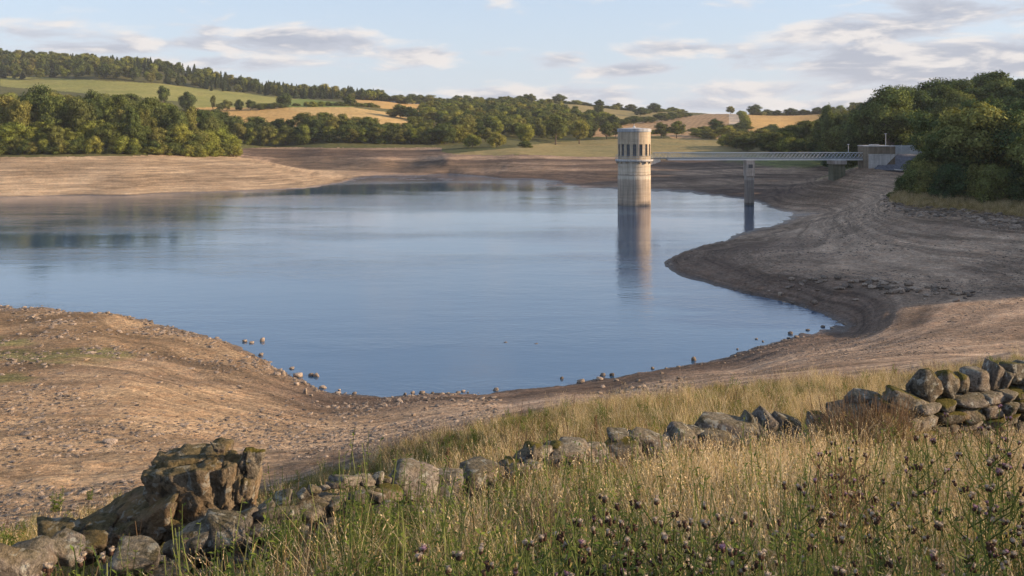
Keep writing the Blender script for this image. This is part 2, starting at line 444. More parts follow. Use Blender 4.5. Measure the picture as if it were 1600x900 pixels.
def mat_foliage(name, c1, c2, c3, trans=.25):
    m, T, out = newmat(name)
    oi = T.node('ShaderNodeObjectInfo'); geo = T.node('ShaderNodeNewGeometry')
    rnd = oi.outputs['Random']; isl = geo.outputs['Random Per Island']
    base = T.ramp(rnd, [(0, c1), (.5, c2), (1, c3)])
    n = T.noise(T.node('ShaderNodeTexCoord').outputs['Object'], 5.0, 3, .6)
    k = T.math('MULTIPLY', T.mapr(isl, 0, 1, .5, 1.5), T.mapr(n, .34, .66, .55, 1.45))
    c = T.mix(1.0, base, T.node('ShaderNodeCombineColor', {0: k, 1: k, 2: k}).outputs[0], 'MULTIPLY')
    d = T.node('ShaderNodeBsdfDiffuse', {'Color': c})
    t = T.node('ShaderNodeBsdfTranslucent', {'Color': T.mix(1.0, c, (1.3, 1.25, .5, 1), 'MULTIPLY')})
    mx = T.node('ShaderNodeMixShader', {0: trans, 1: d.outputs[0], 2: t.outputs[0]})
    T.l.new(mx.outputs[0], out.inputs[0])
    return m
M['leaf'] = mat_foliage('leaves_broad', (.085, .112, .034), (.125, .142, .042), (.18, .17, .052))
M['leaf_dark'] = mat_foliage('leaves_dark', (.056, .08, .03), (.08, .104, .036), (.115, .125, .044))
M['leaf_near'] = mat_foliage('leaves_near', (.05, .085, .038), (.085, .12, .048), (.14, .155, .058), .18)
M['leaf_near_b'] = mat_foliage('leaves_near_light', (.07, .10, .038), (.125, .155, .054), (.21, .21, .07), .18)
M['leaf_bright'] = mat_foliage('leaves_bright', (.155, .185, .04), (.20, .215, .048), (.25, .235, .062))
M['leaf_fir'] = mat_foliage('needles', (.03, .045, .02), (.04, .055, .024), (.05, .065, .028), .05)

def mat_bark():
    m, T, out = newmat('bark')
    tcn = T.node('ShaderNodeNewGeometry').outputs['Position']
    n = T.noise(T.vmul(tcn, (6, 6, 1.5)), 1.5, 6, .65)
    principled(T, out, T.ramp(n, [(.3, (.07, .05, .035)), (.7, (.2, .16, .12))]), .95, T.bump(n, .8, .05), .1)
    return m
M['bark'] = mat_bark()

def mat_concrete(name, c1, c2, streak=True, lines=0.0, stain=None):
    m, T, out = newmat(name)
    pos = T.node('ShaderNodeNewGeometry').outputs['Position']
    n = T.noise(pos, 1.2, 7, .65); v = T.noise(T.vmul(pos, (2.2, 2.2, .12)), 1.0, 5, .6)
    hz = T.noise(T.vmul(pos, (.25, .25, 3.0)), 1.0, 5, .6)
    c = T.mix(T.mapr(n, .3, .7), c1, c2)
    k = T.math('MULTIPLY', T.mapr(v, .35, .65, .70, 1.12), T.mapr(hz, .35, .65, .90, 1.08))
    if stain:
        sz = T.node('ShaderNodeSeparateXYZ', {0: pos}).outputs[2]
        zz = T.math('ADD', sz, T.math('MULTIPLY', T.math('SUBTRACT', v, .5), .8))
        for (za, zb, colr, amt) in stain:
            f = T.math('MULTIPLY', T.mapr(zz, za - .12, za + .12), T.mapr(zz, zb - .12, zb + .12, 1, 0))
            c = T.mix(T.math('MULTIPLY', f, amt), c, colr)
    c = T.mix(1.0, c, T.node('ShaderNodeCombineColor', {0: k, 1: k, 2: k}).outputs[0], 'MULTIPLY')
    principled(T, out, c, .88, T.bump(n, .5, .03), .2)
    return m
M['shaft'] = mat_concrete('shaft_concrete', (.46, .39, .30), (.56, .48, .375), stain=[
    (-3, 6.35, (.37, .305, .24), .92), (6.35, 7.35, (.52, .46, .37), .8), (7.35, 7.62, (.20, .165, .13), .85), (-3, .35, (.08, .07, .055), .9),
    (2.1, 2.3, (.40, .35, .29), .5), (4.3, 4.5, (.38, .33, .27), .5), (-3, 3.2, (.31, .25, .195), .4), (-3, 1.2, (.25, .20, .155), .4)])
M['drum'] = mat_concrete('drum_concrete', (.40, .32, .225), (.50, .405, .29))
M['cap'] = mat_concrete('cap_concrete', (.36, .37, .38), (.44, .45, .46))
M['pier'] = mat_concrete('pier_concrete', (.34, .30, .26), (.44, .39, .34), stain=[(-3, 6.2, (.25, .21, .175), .85), (-3, .5, (.09, .08, .06), .8), (6.2, 6.5, (.38, .34, .3), .7)])
M['pier_dark'] = mat_concrete('pier_mossy', (.11, .115, .075), (.17, .16, .11))
M['stonewall'] = mat_concrete('abutment_stone', (.19, .15, .105), (.27, .22, .16))
M['pale_conc'] = mat_concrete('abutment_concrete', (.48, .46, .43), (.58, .56, .53))
M['pitch'] = mat_concrete('pitching', (.115, .125, .15), (.16, .17, .20))

def mat_plain(name, c, rough=.6, metal=0.0, spec=.4, var=.15):
    m, T, out = newmat(name)
    pos = T.node('ShaderNodeNewGeometry').outputs['Position']
    n = T.noise(pos, 2.0, 5, .6)
    k = T.mapr(n, .3, .7, 1 - var, 1 + var)
    cc = T.mix(1.0, tuple(c) + (1,), T.node('ShaderNodeCombineColor', {0: k, 1: k, 2: k}).outputs[0], 'MULTIPLY')
    principled(T, out, cc, rough, None, spec, metal)
    return m
M['steel'] = mat_plain('grey_paint_steel', (.30, .34, .37), .5)
M['steel_light'] = mat_plain('pale_paint_steel', (.56, .57, .57), .5)
M['steel_dark'] = mat_plain('dark_steel', (.06, .065, .075), .6)
M['deck'] = mat_plain('deck_plate', (.17, .18, .19), .8)
M['glass'] = mat_plain('dark_window_glass', (.09, .11, .13), .12, 0, .6, .4)
M['frame'] = mat_plain('window_frame_paint', (.13, .14, .15), .6)
M['fence'] = mat_plain('fence_blue_grey', (.30, .37, .44), .5)

def mat_stone(name, c1, c2, moss=.5, lichen=.5, warm=.3):
    m, T, out = newmat(name)
    oi = T.node('ShaderNodeObjectInfo'); geo = T.node('ShaderNodeNewGeometry'); pos = geo.outputs['Position']
    rnd = oi.outputs['Random']
    n = T.noise(pos, 5.0, 9, .7); nf = T.noise(pos, 28.0, 6, .7); nl = T.noise(pos, 9.0, 5, .62, .4)
    c = T.mix(T.mapr(n, .3, .7), c1, c2)
    k = T.math('MULTIPLY', T.mapr(rnd, 0, 1, .66, 1.3), T.mapr(nf, .34, .66, .45, 1.5))
    c = T.mix(1.0, c, T.node('ShaderNodeCombineColor', {0: k, 1: k, 2: k}).outputs[0], 'MULTIPLY')
    c = T.mix(T.mapr(T.noise(pos, 3.3, 5, .6), .5, .68, 0, warm), c, (.27, .17, .085, 1))
    dark = T.mapr(T.noise(T.vmul(pos, (1, 1, .6)), 6.5, 5, .6), .56, .64, 0, .75, True)
    c = T.mix(dark, c, (.028, .026, .022, 1))
    li = T.math('MULTIPLY', T.mapr(nl, .56, .63, 0, 1, True), lichen)
    c = T.mix(li, c, (.42, .42, .37, 1))
    nz = T.node('ShaderNodeSeparateXYZ', {0: geo.outputs['Normal']}).outputs[2]
    mo = T.math('MULTIPLY', T.mapr(T.math('ADD', T.math('MULTIPLY', nz, .32), T.noise(pos, 2.1, 6, .65)), .62, .78, 0, 1, True), moss)
    mc = T.mix(T.mapr(nf, .3, .7), (.05, .05, .010, 1), (.16, .13, .03, 1))
    c = T.mix(mo, c, mc)
    b = T.bump(T.math('ADD', T.math('MULTIPLY', n, 1.0), T.math('MULTIPLY', nf, .35)), 1.0, .10)
    principled(T, out, c, .92, b, .15)
    return m
M['wallstone'] = mat_stone('wall_stone', (.115, .10, .085), (.28, .245, .205), .35, .8)
M['mossstone'] = mat_stone('mossy_stone', (.12, .105, .08), (.22, .19, .145), 1.0, .55)
M['boulder'] = mat_stone('boulder_rock', (.075, .06, .042), (.25, .195, .13), .42, .5, .8)
M['shorestone'] = mat_stone('shore_stone', (.26, .20, .15), (.40, .32, .25), 0.0, .12)
M['darkstone'] = mat_stone('dark_shore_stone', (.13, .105, .085), (.23, .19, .155), 0.0, .1)

def mat_blade(name, c1, c2, c3, trans=.3):
    m, T, out = newmat(name)
    geo = T.node('ShaderNodeNewGeometry'); isl = geo.outputs['Random Per Island']
    pos = geo.outputs['Position']
    c = T.ramp(isl, [(0, c1), (.55, c2), (1, c3)])
    k = T.mapr(T.noise(pos, .8, 3, .6), .3, .7, .78, 1.22)
    c = T.mix(1.0, c, T.node('ShaderNodeCombineColor', {0: k, 1: k, 2: k}).outputs[0], 'MULTIPLY')
    d = T.node('ShaderNodeBsdfDiffuse', {'Color': c}); t = T.node('ShaderNodeBsdfTranslucent', {'Color': c})
    mx = T.node('ShaderNodeMixShader', {0: trans, 1: d.outputs[0], 2: t.outputs[0]})
    T.l.new(mx.outputs[0], out.inputs[0])
    return m
M['straw'] = mat_blade('straw', (.46, .33, .17), (.68, .53, .31), (.82, .70, .47))
M['gold'] = mat_blade('golden_grass', (.28, .21, .075), (.42, .31, .12), (.54, .41, .18))
M['green'] = mat_blade('green_grass', (.07, .11, .022), (.13, .17, .035), (.26, .26, .07))
M['weed'] = mat_blade('weed_leaf', (.09, .14, .03), (.15, .20, .04), (.26, .28, .07))
M['brown'] = mat_blade('dead_stalk', (.09, .055, .035), (.17, .11, .065), (.28, .19, .11))
M['thistle_green'] = mat_blade('thistle_leaf', (.08, .11, .035), (.13, .16, .05), (.20, .21, .08))
M['thistle_bud'] = mat_blade('thistle_bud', (.04, .025, .02), (.07, .042, .032), (.11, .07, .05), .05)
M['thistle_fluff'] = mat_blade('thistle_fluff', (.22, .17, .14), (.34, .27, .21), (.48, .40, .31), .3)
M['thistle_purple'] = mat_blade('thistle_purple', (.16, .085, .125), (.24, .13, .185), (.33, .22, .27), .3)

# water
def mat_water():
    m, T, out = newmat('reservoir_water')
    pos = T.node('ShaderNodeNewGeometry').outputs['Position']
    a = T.noise(T.vmul(pos, (.55, 1.0, 1.0)), 1.7, 4, .6); b = T.noise(T.vmul(pos, (.5, 1.0, 1.0)), .35, 3, .6)
    calm = T.mapr(T.noise(T.vmul(pos, (.35, 1.0, 1.0)), .030, 4, .55), .40, .62, .25, 1.0, True)
    hgt = T.math('MULTIPLY', T.math('ADD', T.math('MULTIPLY', a, .55), T.math('MULTIPLY', b, .9)), calm)
    bp = T.bump(hgt, 1.0, .065)
    p = principled(T, out, (.035, .085, .155, 1), .04, bp, .5)
    p.inputs['IOR'].default_value = 1.85
    return m
M['water'] = mat_water()

# ================================================================== terrain
PX_FIELDS = [
 ('pasture', 'pasture', 'pasture', [(0,119),(100,123),(250,131),(400,148),(470,154),(430,160),(440,168),(300,169),(300,160),(200,152),(60,140),(0,135)]),
 ('pasture', 'pasture2', 'fresh pasture', [(470,154),(560,163),(566,167),(440,168),(430,160)]),
 ('stubble_field', 'stubble', 'stubble', [(300,169),(330,168),(437,168),(520,186),(560,196),(300,200)]),
 ('stubble_field', 'stubble2', 'stubble', [(437,168),(550,167.5),(620,178),(690,189),(700,200),(560,196)]),
 ('stubble_field', 'stubble', 'strip', [(545,154),(640,157),(712,168),(700,175),(640,174),(590,169),(550,166)]),
 ('pasture', 'rough', 'skyline', [(840,160),(960,168),(1045,176),(1035,190),(960,188),(900,182),(850,172)]),
 ('ploughed_field', 'plough', 'brown', [(905,206),(960,196),(1050,184),(1137,174),(1139,199),(1060,203),(1040,212),(925,214)]),
 ('pale_field_strip', 'pale', 'pale strip', [(1137,174),(1153,174),(1154,198),(1139,199)]),
 ('stubble_field', 'plough', 'lower', [(1040,212),(1060,203),(1154,198),(1200,214),(1160,218),(1050,217)]),
 ('stubble_field', 'stubble', 'right', [(1160,174),(1295,175),(1330,205),(1240,214),(1200,214),(1154,198)]),
 ('pasture', 'rough', 'valley', [(700,241),(790,232),(860,223),(960,217),(1240,217),(1260,247),(1000,249),(850,247)]),
 ('pasture', 'rough', 'valley2', [(1000,232),(1050,219),(1225,219),(1230,238),(1100,240)]),
]
def pip(px, py, poly):
    ins = np.zeros(px.shape, bool); n = len(poly)
    for i in range(n):
        x1, y1 = poly[i]; x2, y2 = poly[(i + 1) % n]
        if y1 == y2: continue
        c = ((y1 > py) != (y2 > py)) & (px < (x2 - x1) * (py - y1) / (y2 - y1) + x1)
        ins ^= c
    return ins
th_c = np.concatenate([np.radians(np.linspace(-180, -48, 30)), np.radians(np.linspace(-47, -31.5, 45)),
        np.arctan(np.linspace(-.605, .605, 820)), np.radians(np.linspace(31.5, 60, 80)), np.radians(np.linspace(61, 180, 28))])
r_c = np.concatenate([np.exp(np.linspace(math.log(.6), math.log(20), 120)), np.exp(np.linspace(math.log(20.4), math.log(420), 420)),
        np.exp(np.linspace(math.log(422), math.log(1400), 330)), np.exp(np.linspace(math.log(1410), math.log(9000), 40))])
TH, RR = np.meshgrid(th_c, r_c)
GX = RR * np.sin(TH); GY = RR * np.cos(TH)
GZ = h(GX, GY)
GZ = np.where(RR > 2600, GZ * np.clip(1 - (RR - 2600) / 9000, 0.3, 1), GZ)
nr, nc = GX.shape
PXg = 800 + F * GX / np.maximum(GY, .5); PYg = HZ + F * (HC - GZ) / np.maximum(GY, .5)
front = GY > 2
# colours of the shore
def lerp3(a, b, t): return np.asarray(a) * (1 - t[..., None]) + np.asarray(b) * t[..., None]
def sm(x, a, b): t = np.clip((x - a) / (b - a), 0, 1); return t * t * (3 - 2 * t)
rr = np.hypot(GX, GY)
fb1 = fbm(GX * .06, GY * .06, 4, 3); fb2 = fbm(GX * .5, GY * .5, 4, 8); fb3 = fbm(GX * .018, GY * .03, 4, 13)
tan = lerp3((.27, .185, .105), (.42, .295, .175), sm(fb1, .35, .65))
brown = lerp3((.13, .095, .07), (.20, .15, .11), sm(fb2, .35, .65))
grey = lerp3((.28, .205, .142), (.44, .33, .235), sm(fb1, .35, .65))
left = sm(-(GX - (-2)), -6, 14)                 # left bank is sandy, right bank grey brown
near = sm(-(GY - 130), -40, 20)
C = grey * (1 - left[..., None]) + tan * left[..., None]
# far left bank is pale sand, the far basin banded brown
farm = sm(GY, 190, 240)
bandn = fbm(GX * .012, GY * .05 + GZ * .6, 4, 77)
basin = lerp3((.11, .078, .058), (.29, .21, .145), sm(bandn, .38, .62))
lf = sm(-(GX + GY * .17), -8, 14) * sm(-(GY - 392 - GX * .12), -18, 18)
damp = sm(GX, -190, -120) * sm(-GX, -30, 30) * sm(GY + GX * .12, 352, 372) * sm(4.8 - GZ + (fb1 - .5) * 2, 0, 1.2)
basin = basin * (1 - .5 * damp[..., None])
farC = basin * (1 - lf[..., None]) + lerp3((.33, .24, .15), (.43, .32, .205), sm(fb1, .3, .7)) * lf[..., None]
C = C * (1 - farm[..., None]) + farC * farm[..., None]
# dark brown damp patches of the near bank
w = sm(fbm(GX * .05 + 9, GY * .09, 4, 50), .50, .66) * near * .55
C = C * (1 - w[..., None]) + brown * w[..., None]
# damp belt just above the water on the near side
w = sm(-GZ, -2.8, -1.3) * near * sm(GX, -24, -12) * .92
C = C * (1 - w[..., None]) + np.array((.135, .098, .075)) * w[..., None]
# green bloom on the left bank
cg = np.zeros(GX.shape)
for (px, py, a, b) in [(60, 556, 120, 12), (10, 535, 60, 8), (150, 552, 80, 10), (0, 590, 50, 9)]:
    cg = np.maximum(cg, np.exp(-((PXg - px) / a) ** 2 - ((PYg - py) / b) ** 2))
w = sm(cg + (fb2 - .5) * .9, .3, .75) * front * .75
C = C * (1 - w[..., None]) + np.array((.17, .175, .06)) * w[..., None]
# dry grassy shelf under the right hand wood and green verge past the bridge
w = sm(GZ + (fb2 - .5) * 1.0, 6.3, 6.9) * sm(GX, 54, 60) * (GY < 185) * (GY > 100)
C = C * (1 - w[..., None]) + np.array((.30, .215, .10)) * w[..., None]
w = sm(GZ + (fb2 - .5) * 1.5, 5.0, 6.0) * sm(GX, 40, 70) * sm(GY, 225, 245) * sm(-GY, -420, -380)
C = C * (1 - w[..., None]) + np.array((.15, .17, .055)) * w[..., None]
# soil under the near grass
soil = lerp3((.10, .075, .035), (.17, .125, .06), sm(fb2, .3, .7))
isg = (GY < grass_edge(GX, GY)) | (GY < 5)
zone = np.zeros((nr, nc), int)
zone[isg] = 1
C[isg] = soil[isg]
# the hills
FULL = np.where(GX < GY * (-.08), 8.6, np.where(GX < 60, 6.9, 7.2))
farh = (GZ > FULL) & ~isg & ((GY > 290) | ((GX > 62) & ((GY < 165) | (GX > 108)))) | (rr > 520)
zone[farh & (zone == 0)] = 2
for k, (nm, mt, ds, poly) in enumerate(PX_FIELDS):
    ins = pip(PXg, PYg + (fbm(GX*.05, GY*.05, 2, 60) - .5) * 1.2, poly) & front & (GY > 395) & (GY < 1300)
    zone[ins & (zone != 1)] = 3 + k
Cf = C.reshape(-1, 3)
Vall = np.stack([GX, GY, GZ], -1).reshape(-1, 3)
zf = zone[:-1, :-1]
ii, jj = np.meshgrid(np.arange(nr - 1), np.arange(nc - 1), indexing='ij')
a = ii * nc + jj
quads = np.stack([a, a + 1, a + 1 + nc, a + nc], -1)
def zone_mesh(name, mask, mat, kind='structure'):
    q = quads[mask]
    if len(q) == 0: return None
    uq, inv = np.unique(q, return_inverse=True)
    me = quads_fast(name, Vall[uq], inv.reshape(q.shape), mat, True)
    ca = me.color_attributes.new('Col', 'FLOAT_COLOR', 'POINT')
    cc = np.ones((len(uq), 4), np.float32); cc[:, :3] = Cf[uq]
    ca.data.foreach_set('color', cc.ravel())
    o = obj(name, me); o['kind'] = kind
    return o
zone_mesh('shore_ground', zf == 0, M['mud'])
zone_mesh('grass_bank', zf == 1, M['soil'])
zone_mesh('hillside', zf == 2, M['hill'])
for k, (nm, mt, ds, poly) in enumerate(PX_FIELDS):
    zone_mesh(nm, zf == 3 + k, M[mt])
me = quads_fast('water', np.array([(-460, 50, 0), (330, 50, 0), (330, 420, 0), (-460, 420, 0)]), np.array([[0, 1, 2, 3]]), M['water'])
obj('water', me)['kind'] = 'structure'

# ================================================================== draw-off tower
TX, TY, TR = wx(994.5, 216), 216.0 + 4.05, 4.05
tower = empty('valve_tower', (TX, TY, 0), 0, 'round concrete valve tower standing in the water with a ring of tall dark windows', 'tower')
z_of = lambda py, D=216.0: HC - (py - HZ) * D / F
zs_top = z_of(251)          # top of the shaft
m = MB(); m.lathe([(TR + .10, -4), (TR + .10, .0), (TR + .02, .05), (TR + .02, 4.35), (TR + .02, 7.4), (TR - .03, 7.45), (TR - .03, zs_top - .3)], 64)
m.build('shaft', M['shaft'], tower, smooth=True)
for zj in (2.2, 4.4, 6.4, 8.2, 9.5):
    m = MB(); m.lathe([(TR + .03, zj - .03), (TR + .055, zj), (TR + .03, zj + .03)], 64); m.build('construction_joint', M['drum'], tower)
m = MB(); m.lathe([(TR - .05, zs_top - .32), (TR + .45, zs_top - .30), (TR + .62, zs_top - .12), (TR + .62, zs_top + .22), (TR - .05, zs_top + .24)], 64)
m.build('gallery_slab', M['pale_conc'], tower)
# dark shadow gap and corbels under the gallery
for k in range(16):
    t = 2 * math.pi * (k + .5) / 16
    m = MB(); m.box(-.14, .14, -.46, .04, -.45, 0)
    o = m.build('corbel', M['drum'], tower, (TR * math.sin(t) * 1.0, -TR * math.cos(t) * 1.0, zs_top - .33)); o.rotation_euler = (0, 0, t)
z1 = zs_top + .24; zw0 = z_of(244.3); zw1 = z_of(225.5); z2 = z_of(206.2)
m = MB(); m.lathe([(TR - .02, z1), (TR - .02, zw0 - .06), (TR + .05, zw0 - .05), (TR + .05, zw0), (TR - .45, zw0)], 64); m.build('drum_base', M['drum'], tower)
m = MB(); m.lathe([(TR - .45, zw1), (TR, zw1), (TR, z2), (TR - .4, z2)], 64); m.build('drum_wall', M['drum'], tower)
NW = 16; step = 2 * math.pi / NW; off = math.radians(-6.5); ww = math.radians(12.2)
for k in range(NW):
    t = off + k * step
    # pier between two windows
    m = MB(); a0 = t + ww / 2; a1 = t + step - ww / 2
    m.lathe([(TR, zw0), (TR, zw1)], 4, a0=a0, a1=a1)
    for aa in (a0, a1):
        s, c = math.sin(aa), math.cos(aa)
        m.add([(TR * s, -TR * c, zw0), ((TR - .45) * s, -(TR - .45) * c, zw0), ((TR - .45) * s, -(TR - .45) * c, zw1), (TR * s, -TR * c, zw1)], [(0, 1, 2, 3)])
    m.build('window_pier', M['drum'], tower)
    # window: frame > pane
    wd = (TR - .3) * math.sin(ww / 2) + .04; hh = zw1 - zw0
    m = MB()
    for x in (-wd, -.035, wd - .08): m.box(x, x + .08, -.05, .05, 0, hh)
    for z in (0, hh * .36, hh * .72, hh - .1): m.box(-wd + .08, -.035, -.045, .045, z, z + .08); m.box(.045, wd - .08, -.045, .045, z, z + .08)
    fr = m.build('window', M['frame'], tower, ((TR - .3) * math.sin(t), -(TR - .3) * math.cos(t), zw0)); fr.rotation_euler = (0, 0, t)
    m = MB(); m.box(-wd, wd, .055, .075, 0, hh); m.build('pane', M['glass'], fr)
m = MB(); m.lathe([(0.01, z1), (TR - .9, z1), (TR - .9, z2)], 32); m.build('inner_lining', M['steel_dark'], tower)
z3 = z_of(201.0)
m = MB(); m.lathe([(0, z2 - .02), (TR + .10, z2), (TR + .16, z2 + .12), (TR + .16, z3 - .08), (TR + .08, z3), (1.2, z3 + .22), (0.5, z3 + .28), (0, z3 + .30)], 64)
m.build('roof_cap', M['cap'], tower)
m = MB(); m.lathe([(.34, z3 + .22), (.30, z3 + .5), (.12, z3 + .62), (.05, z3 + .7), (.04, z3 + 1.2), (0, z3 + 1.22)], 12); m.build('finial', M['steel_light'], tower)
m = MB(); m.box(-.05, .05, -.06, .02, z1, z2 - .02)
m.build('downpipe', M['steel'], tower, (math.sin(math.radians(8)) * (TR + .05), -math.cos(math.radians(8)) * (TR + .05), 0))
# gallery rail
rr_ = TR + .55
m = MB()
for zz in (.55, 1.05):
    m.lathe([(rr_ - .02, zs_top + .22 + zz), (rr_ + .02, zs_top + .22 + zz), (rr_ + .02, zs_top + .26 + zz), (rr_ - .02, zs_top + .26 + zz), (rr_ - .02, zs_top + .22 + zz)], 48)
rl = m.build('gallery_rail', M['steel'], tower)
m = MB(); m.bar((0, 0, 0), (0, 0, 1.07), .022, 4); pm = m.mesh('rail_post', M['steel'])
for k in range(24):
    t = 2 * math.pi * k / 24; obj('rail_post', pm, rl, (rr_ * math.sin(t), -rr_ * math.cos(t), zs_top + .22))
# bracket towards the bridge
m = MB(); xb0 = TR - .2; xb1 = TR + 2.3
m.add([(xb0, -1.1, zs_top - .33), (xb1, -1.1, zs_top - .33), (xb0, -1.1, zs_top - 1.25), (xb0, 1.1, zs_top - .33), (xb1, 1.1, zs_top - .33), (xb0, 1.1, zs_top - 1.25)],
      [(0, 2, 1), (3, 4, 5), (0, 1, 4, 3), (1, 2, 5, 4), (0, 3, 5, 2)])
m.box(xb0, xb1, -1.1, 1.1, zs_top - .32, zs_top + .2)
m.build('bridge_bracket', M['pale_conc'], tower)

# ================================================================== footbridge
BX0 = TX + TR + .7; BX1 = wx(1357.5, 216) + .2
bridge = empty('footbridge', (0, TY, 0), 0, 'long grey lattice footbridge from the valve tower to the stone abutment on the right shore', 'bridge')
zt = z_of(238.6); zb = z_of(248.0); zg = z_of(251.2)
for sy in (-1, 1):
    y0 = sy * 1.0
    m = MB(); m.box(BX0, BX1, y0 - .07, y0 + .07, zt - .13, zt); m.build('top_chord', M['steel_light'], bridge)
    m = MB(); m.box(BX0, BX1, y0 - .07, y0 + .07, zb, zb + .14); m.build('bottom_chord', M['steel'], bridge)
    m = MB(); m.box(BX0 + 3.4, BX1, y0 - .10, y0 + .10, zg, zb - .12); m.build('girder', M['steel_light'] if sy < 0 else M['steel'], bridge)
    NB = 56; bw = (BX1 - BX0) / NB
    bm_a = MB(); bm_a.bar((0, 0, zb + .14), (bw, 0, zt - .13), .038, 4); mesh_a = bm_a.mesh('lattice_bar', M['steel_light'])
    bm_b = MB(); bm_b.bar((0, .05, zt - .13), (bw, .05, zb + .14), .038, 4); mesh_b = bm_b.mesh('lattice_bar', M['steel'])
    for k in range(NB):
        obj('lattice_bar', mesh_a, bridge, (BX0 + k * bw, y0, 0))
        obj('lattice_bar', mesh_b, bridge, (BX0 + k * bw, y0, 0))
    pmb = MB(); pmb.box(-.045, .045, -.045, .045, zb + .14, zt - .13); pmm = pmb.mesh('post', M['steel'])
    for k in range(0, NB + 1, 4): obj('post', pmm, bridge, (BX0 + k * bw, y0 - .08 * sy, 0))
m = MB(); m.box(BX0 - .6, BX1, -.93, .93, zb - .12, zb + .02); m.build('deck', M['deck'], bridge)
def pier(px, w0, py_foot, mat, head_mat, head_h, zbase):
    x = wx(px, 216); w = w0 * 216 / F / 2
    p = MB(); p.box(-w, w, -w * 1.15, w * 1.15, zbase, zg - head_h); pr = p.build('pier', mat, bridge, (x, 0, 0))
    p = MB(); p.box(-w * 1.12, w * 1.12, -w * 1.5, w * 1.5, zg - head_h, zg - .02); p.build('pier_head', head_mat, pr)
    return pr, w
pr, w = pier(1177.5, 12.0, 320, M['pier'], M['pier'], 3.9, -4)
p = MB(); p.box(-w * .55, w * .55, -w * 1.52, -w * 1.5 + .12, zg - 1.9, zg - 1.0); p.build('slot', M['steel_dark'], pr, (0, -.02, 0))
pr, w = pier(1317, 19.0, 283, M['pier_dark'], M['pier'], .95, 2.5)
# ================================================================== abutment
ab = empty('abutment', (0, 0, 0), 0, 'square stone abutment with a pale concrete wedge where the footbridge lands', 'abutment')
xa0 = wx(1355.5, 216); xa1 = wx(1397, 216); ya0 = 215.2; zt_ = z_of(227.5); zm = z_of(242)
# coursed stone block: courses of blocks as parts
m = MB(); m.box(xa0 + .06, xa1 - .06, ya0 + .06, ya0 + 7, 7, zt_ - .25); m.build('core', M['stonewall'], ab)
rb = random.Random(3)
zc = zm
while zc < zt_ - .3:
    hc = .42; x = xa0
    while x < xa1 - .05:
        w = min(rb.uniform(.7, 1.25), xa1 - x)
        if xa1 - x - w < .35: w = xa1 - x
        m = MB(); m.box(0, w - .03, 0, .3, 0, hc - .03)
        m.build('block', M['stonewall'], ab, (x, ya0 + rb.uniform(-.02, .02), zc)); x += w
    zc += hc
m = MB(); m.box(xa0 - .06, xa1 + .06, ya0 - .12, ya0 + 7.1, zt_ - .22, zt_); m.build('coping', M['pale_conc'], ab)
m = MB(); m.box(xa0 + 1.2, xa0 + 3.0, ya0 + 1, ya0 + 3, zt_ + .01, zt_ + .28); m.build('plinth_block', M['pale_conc'], ab)
m = MB(); zlo = z_of(266)
m.add([(xa0 - .05, ya0 - .35, zm), (xa1, ya0 - .35, zm), (xa0 + .9, ya0 - .35, zlo - 2), (xa0 - .05, ya0 - .35, zlo - 2),
       (xa0 - .05, ya0 + .02, zm), (xa1, ya0 + .02, zm), (xa0 + .9, ya0 + .02, zlo - 2), (xa0 - .05, ya0 + .02, zlo - 2)],
      [(3, 2, 1, 0), (4, 5, 6, 7), (0, 1, 5, 4), (1, 2, 6, 5), (0, 4, 7, 3)])
m.box(xa0 - .12, xa1 + .1, ya0 - .45, ya0 + .04, zm + .001, zm + .22)
m.build('wing_wall', M['pale_conc'], ab)
m = MB(); m.box(xa0 - .08, xa0 + .9, ya0 - .55, ya0 - .353, zlo - 2, zm - .002); m.build('quoin', M['pale_conc'], ab)
# pitched stone face of the dam: rows of slabs
pitch = empty('dam_face', (0, 0, 0), 0, 'steep blue grey stone pitched slope beside the bridge abutment', 'dam')
A = Vector((wx(1399, 216), 219.5, zm + .05)); B = Vector((wx(1445, 216) + 3, 222, zm + .05))
Cc = Vector((wx(1361, 214), 213.0, z_of(265, 213) - .1)); D = Vector((wx(1410, 212) + 6, 211.5, z_of(267, 212) - .1))
def quadp(u, v): return A * (1 - u) * (1 - v) + B * u * (1 - v) + Cc * (1 - u) * v + D * u * v
m = MB(); m.add([A + Vector((0, .15, -.12)), B + Vector((0, .15, -.12)), D + Vector((0, .15, -.12)), Cc + Vector((0, .15, -.12)),
                 A + Vector((0, 3, -6)), B + Vector((0, 3, -6)), D + Vector((0, 3, -6)), Cc + Vector((0, 3, -6))],
                [(0, 3, 2, 1), (0, 1, 5, 4), (1, 2, 6, 5), (2, 3, 7, 6), (3, 0, 4, 7)]); m.build('bed', M['pitch'], pitch)
NU, NV = 13, 12
for i in range(NU):
    for j in range(NV):
        u0 = (i + (.5 if j % 2 else 0)) / NU; u1 = min(u0 + 1 / NU, 1) - .004; v0 = j / NV; v1 = (j + 1) / NV - .006
        if u0 > .99: continue
        n = Vector((0, -.05 - rb.random() * .05, .04)); P4 = [quadp(u0, v0), quadp(u1, v0), quadp(u1, v1), quadp(u0, v1)]
        m = MB(); m.add([p + n for p in P4] + [p + Vector((0, .13, -.1)) for p in P4], [(3, 2, 1, 0), (0, 1, 5, 4), (1, 2, 6, 5), (2, 3, 7, 6), (3, 0, 4, 7)])
        m.build('slab', M['pitch'], pitch)
m = MB(); m.tube([Cc + Vector((5.0, -.3, .1)), Cc * .5 + D * .5 + Vector((0, -.3, .12)), D + Vector((0, -.3, .1))], [.14, .14, .14], 6); m.build('toe_kerb', M['pale_conc'], pitch)
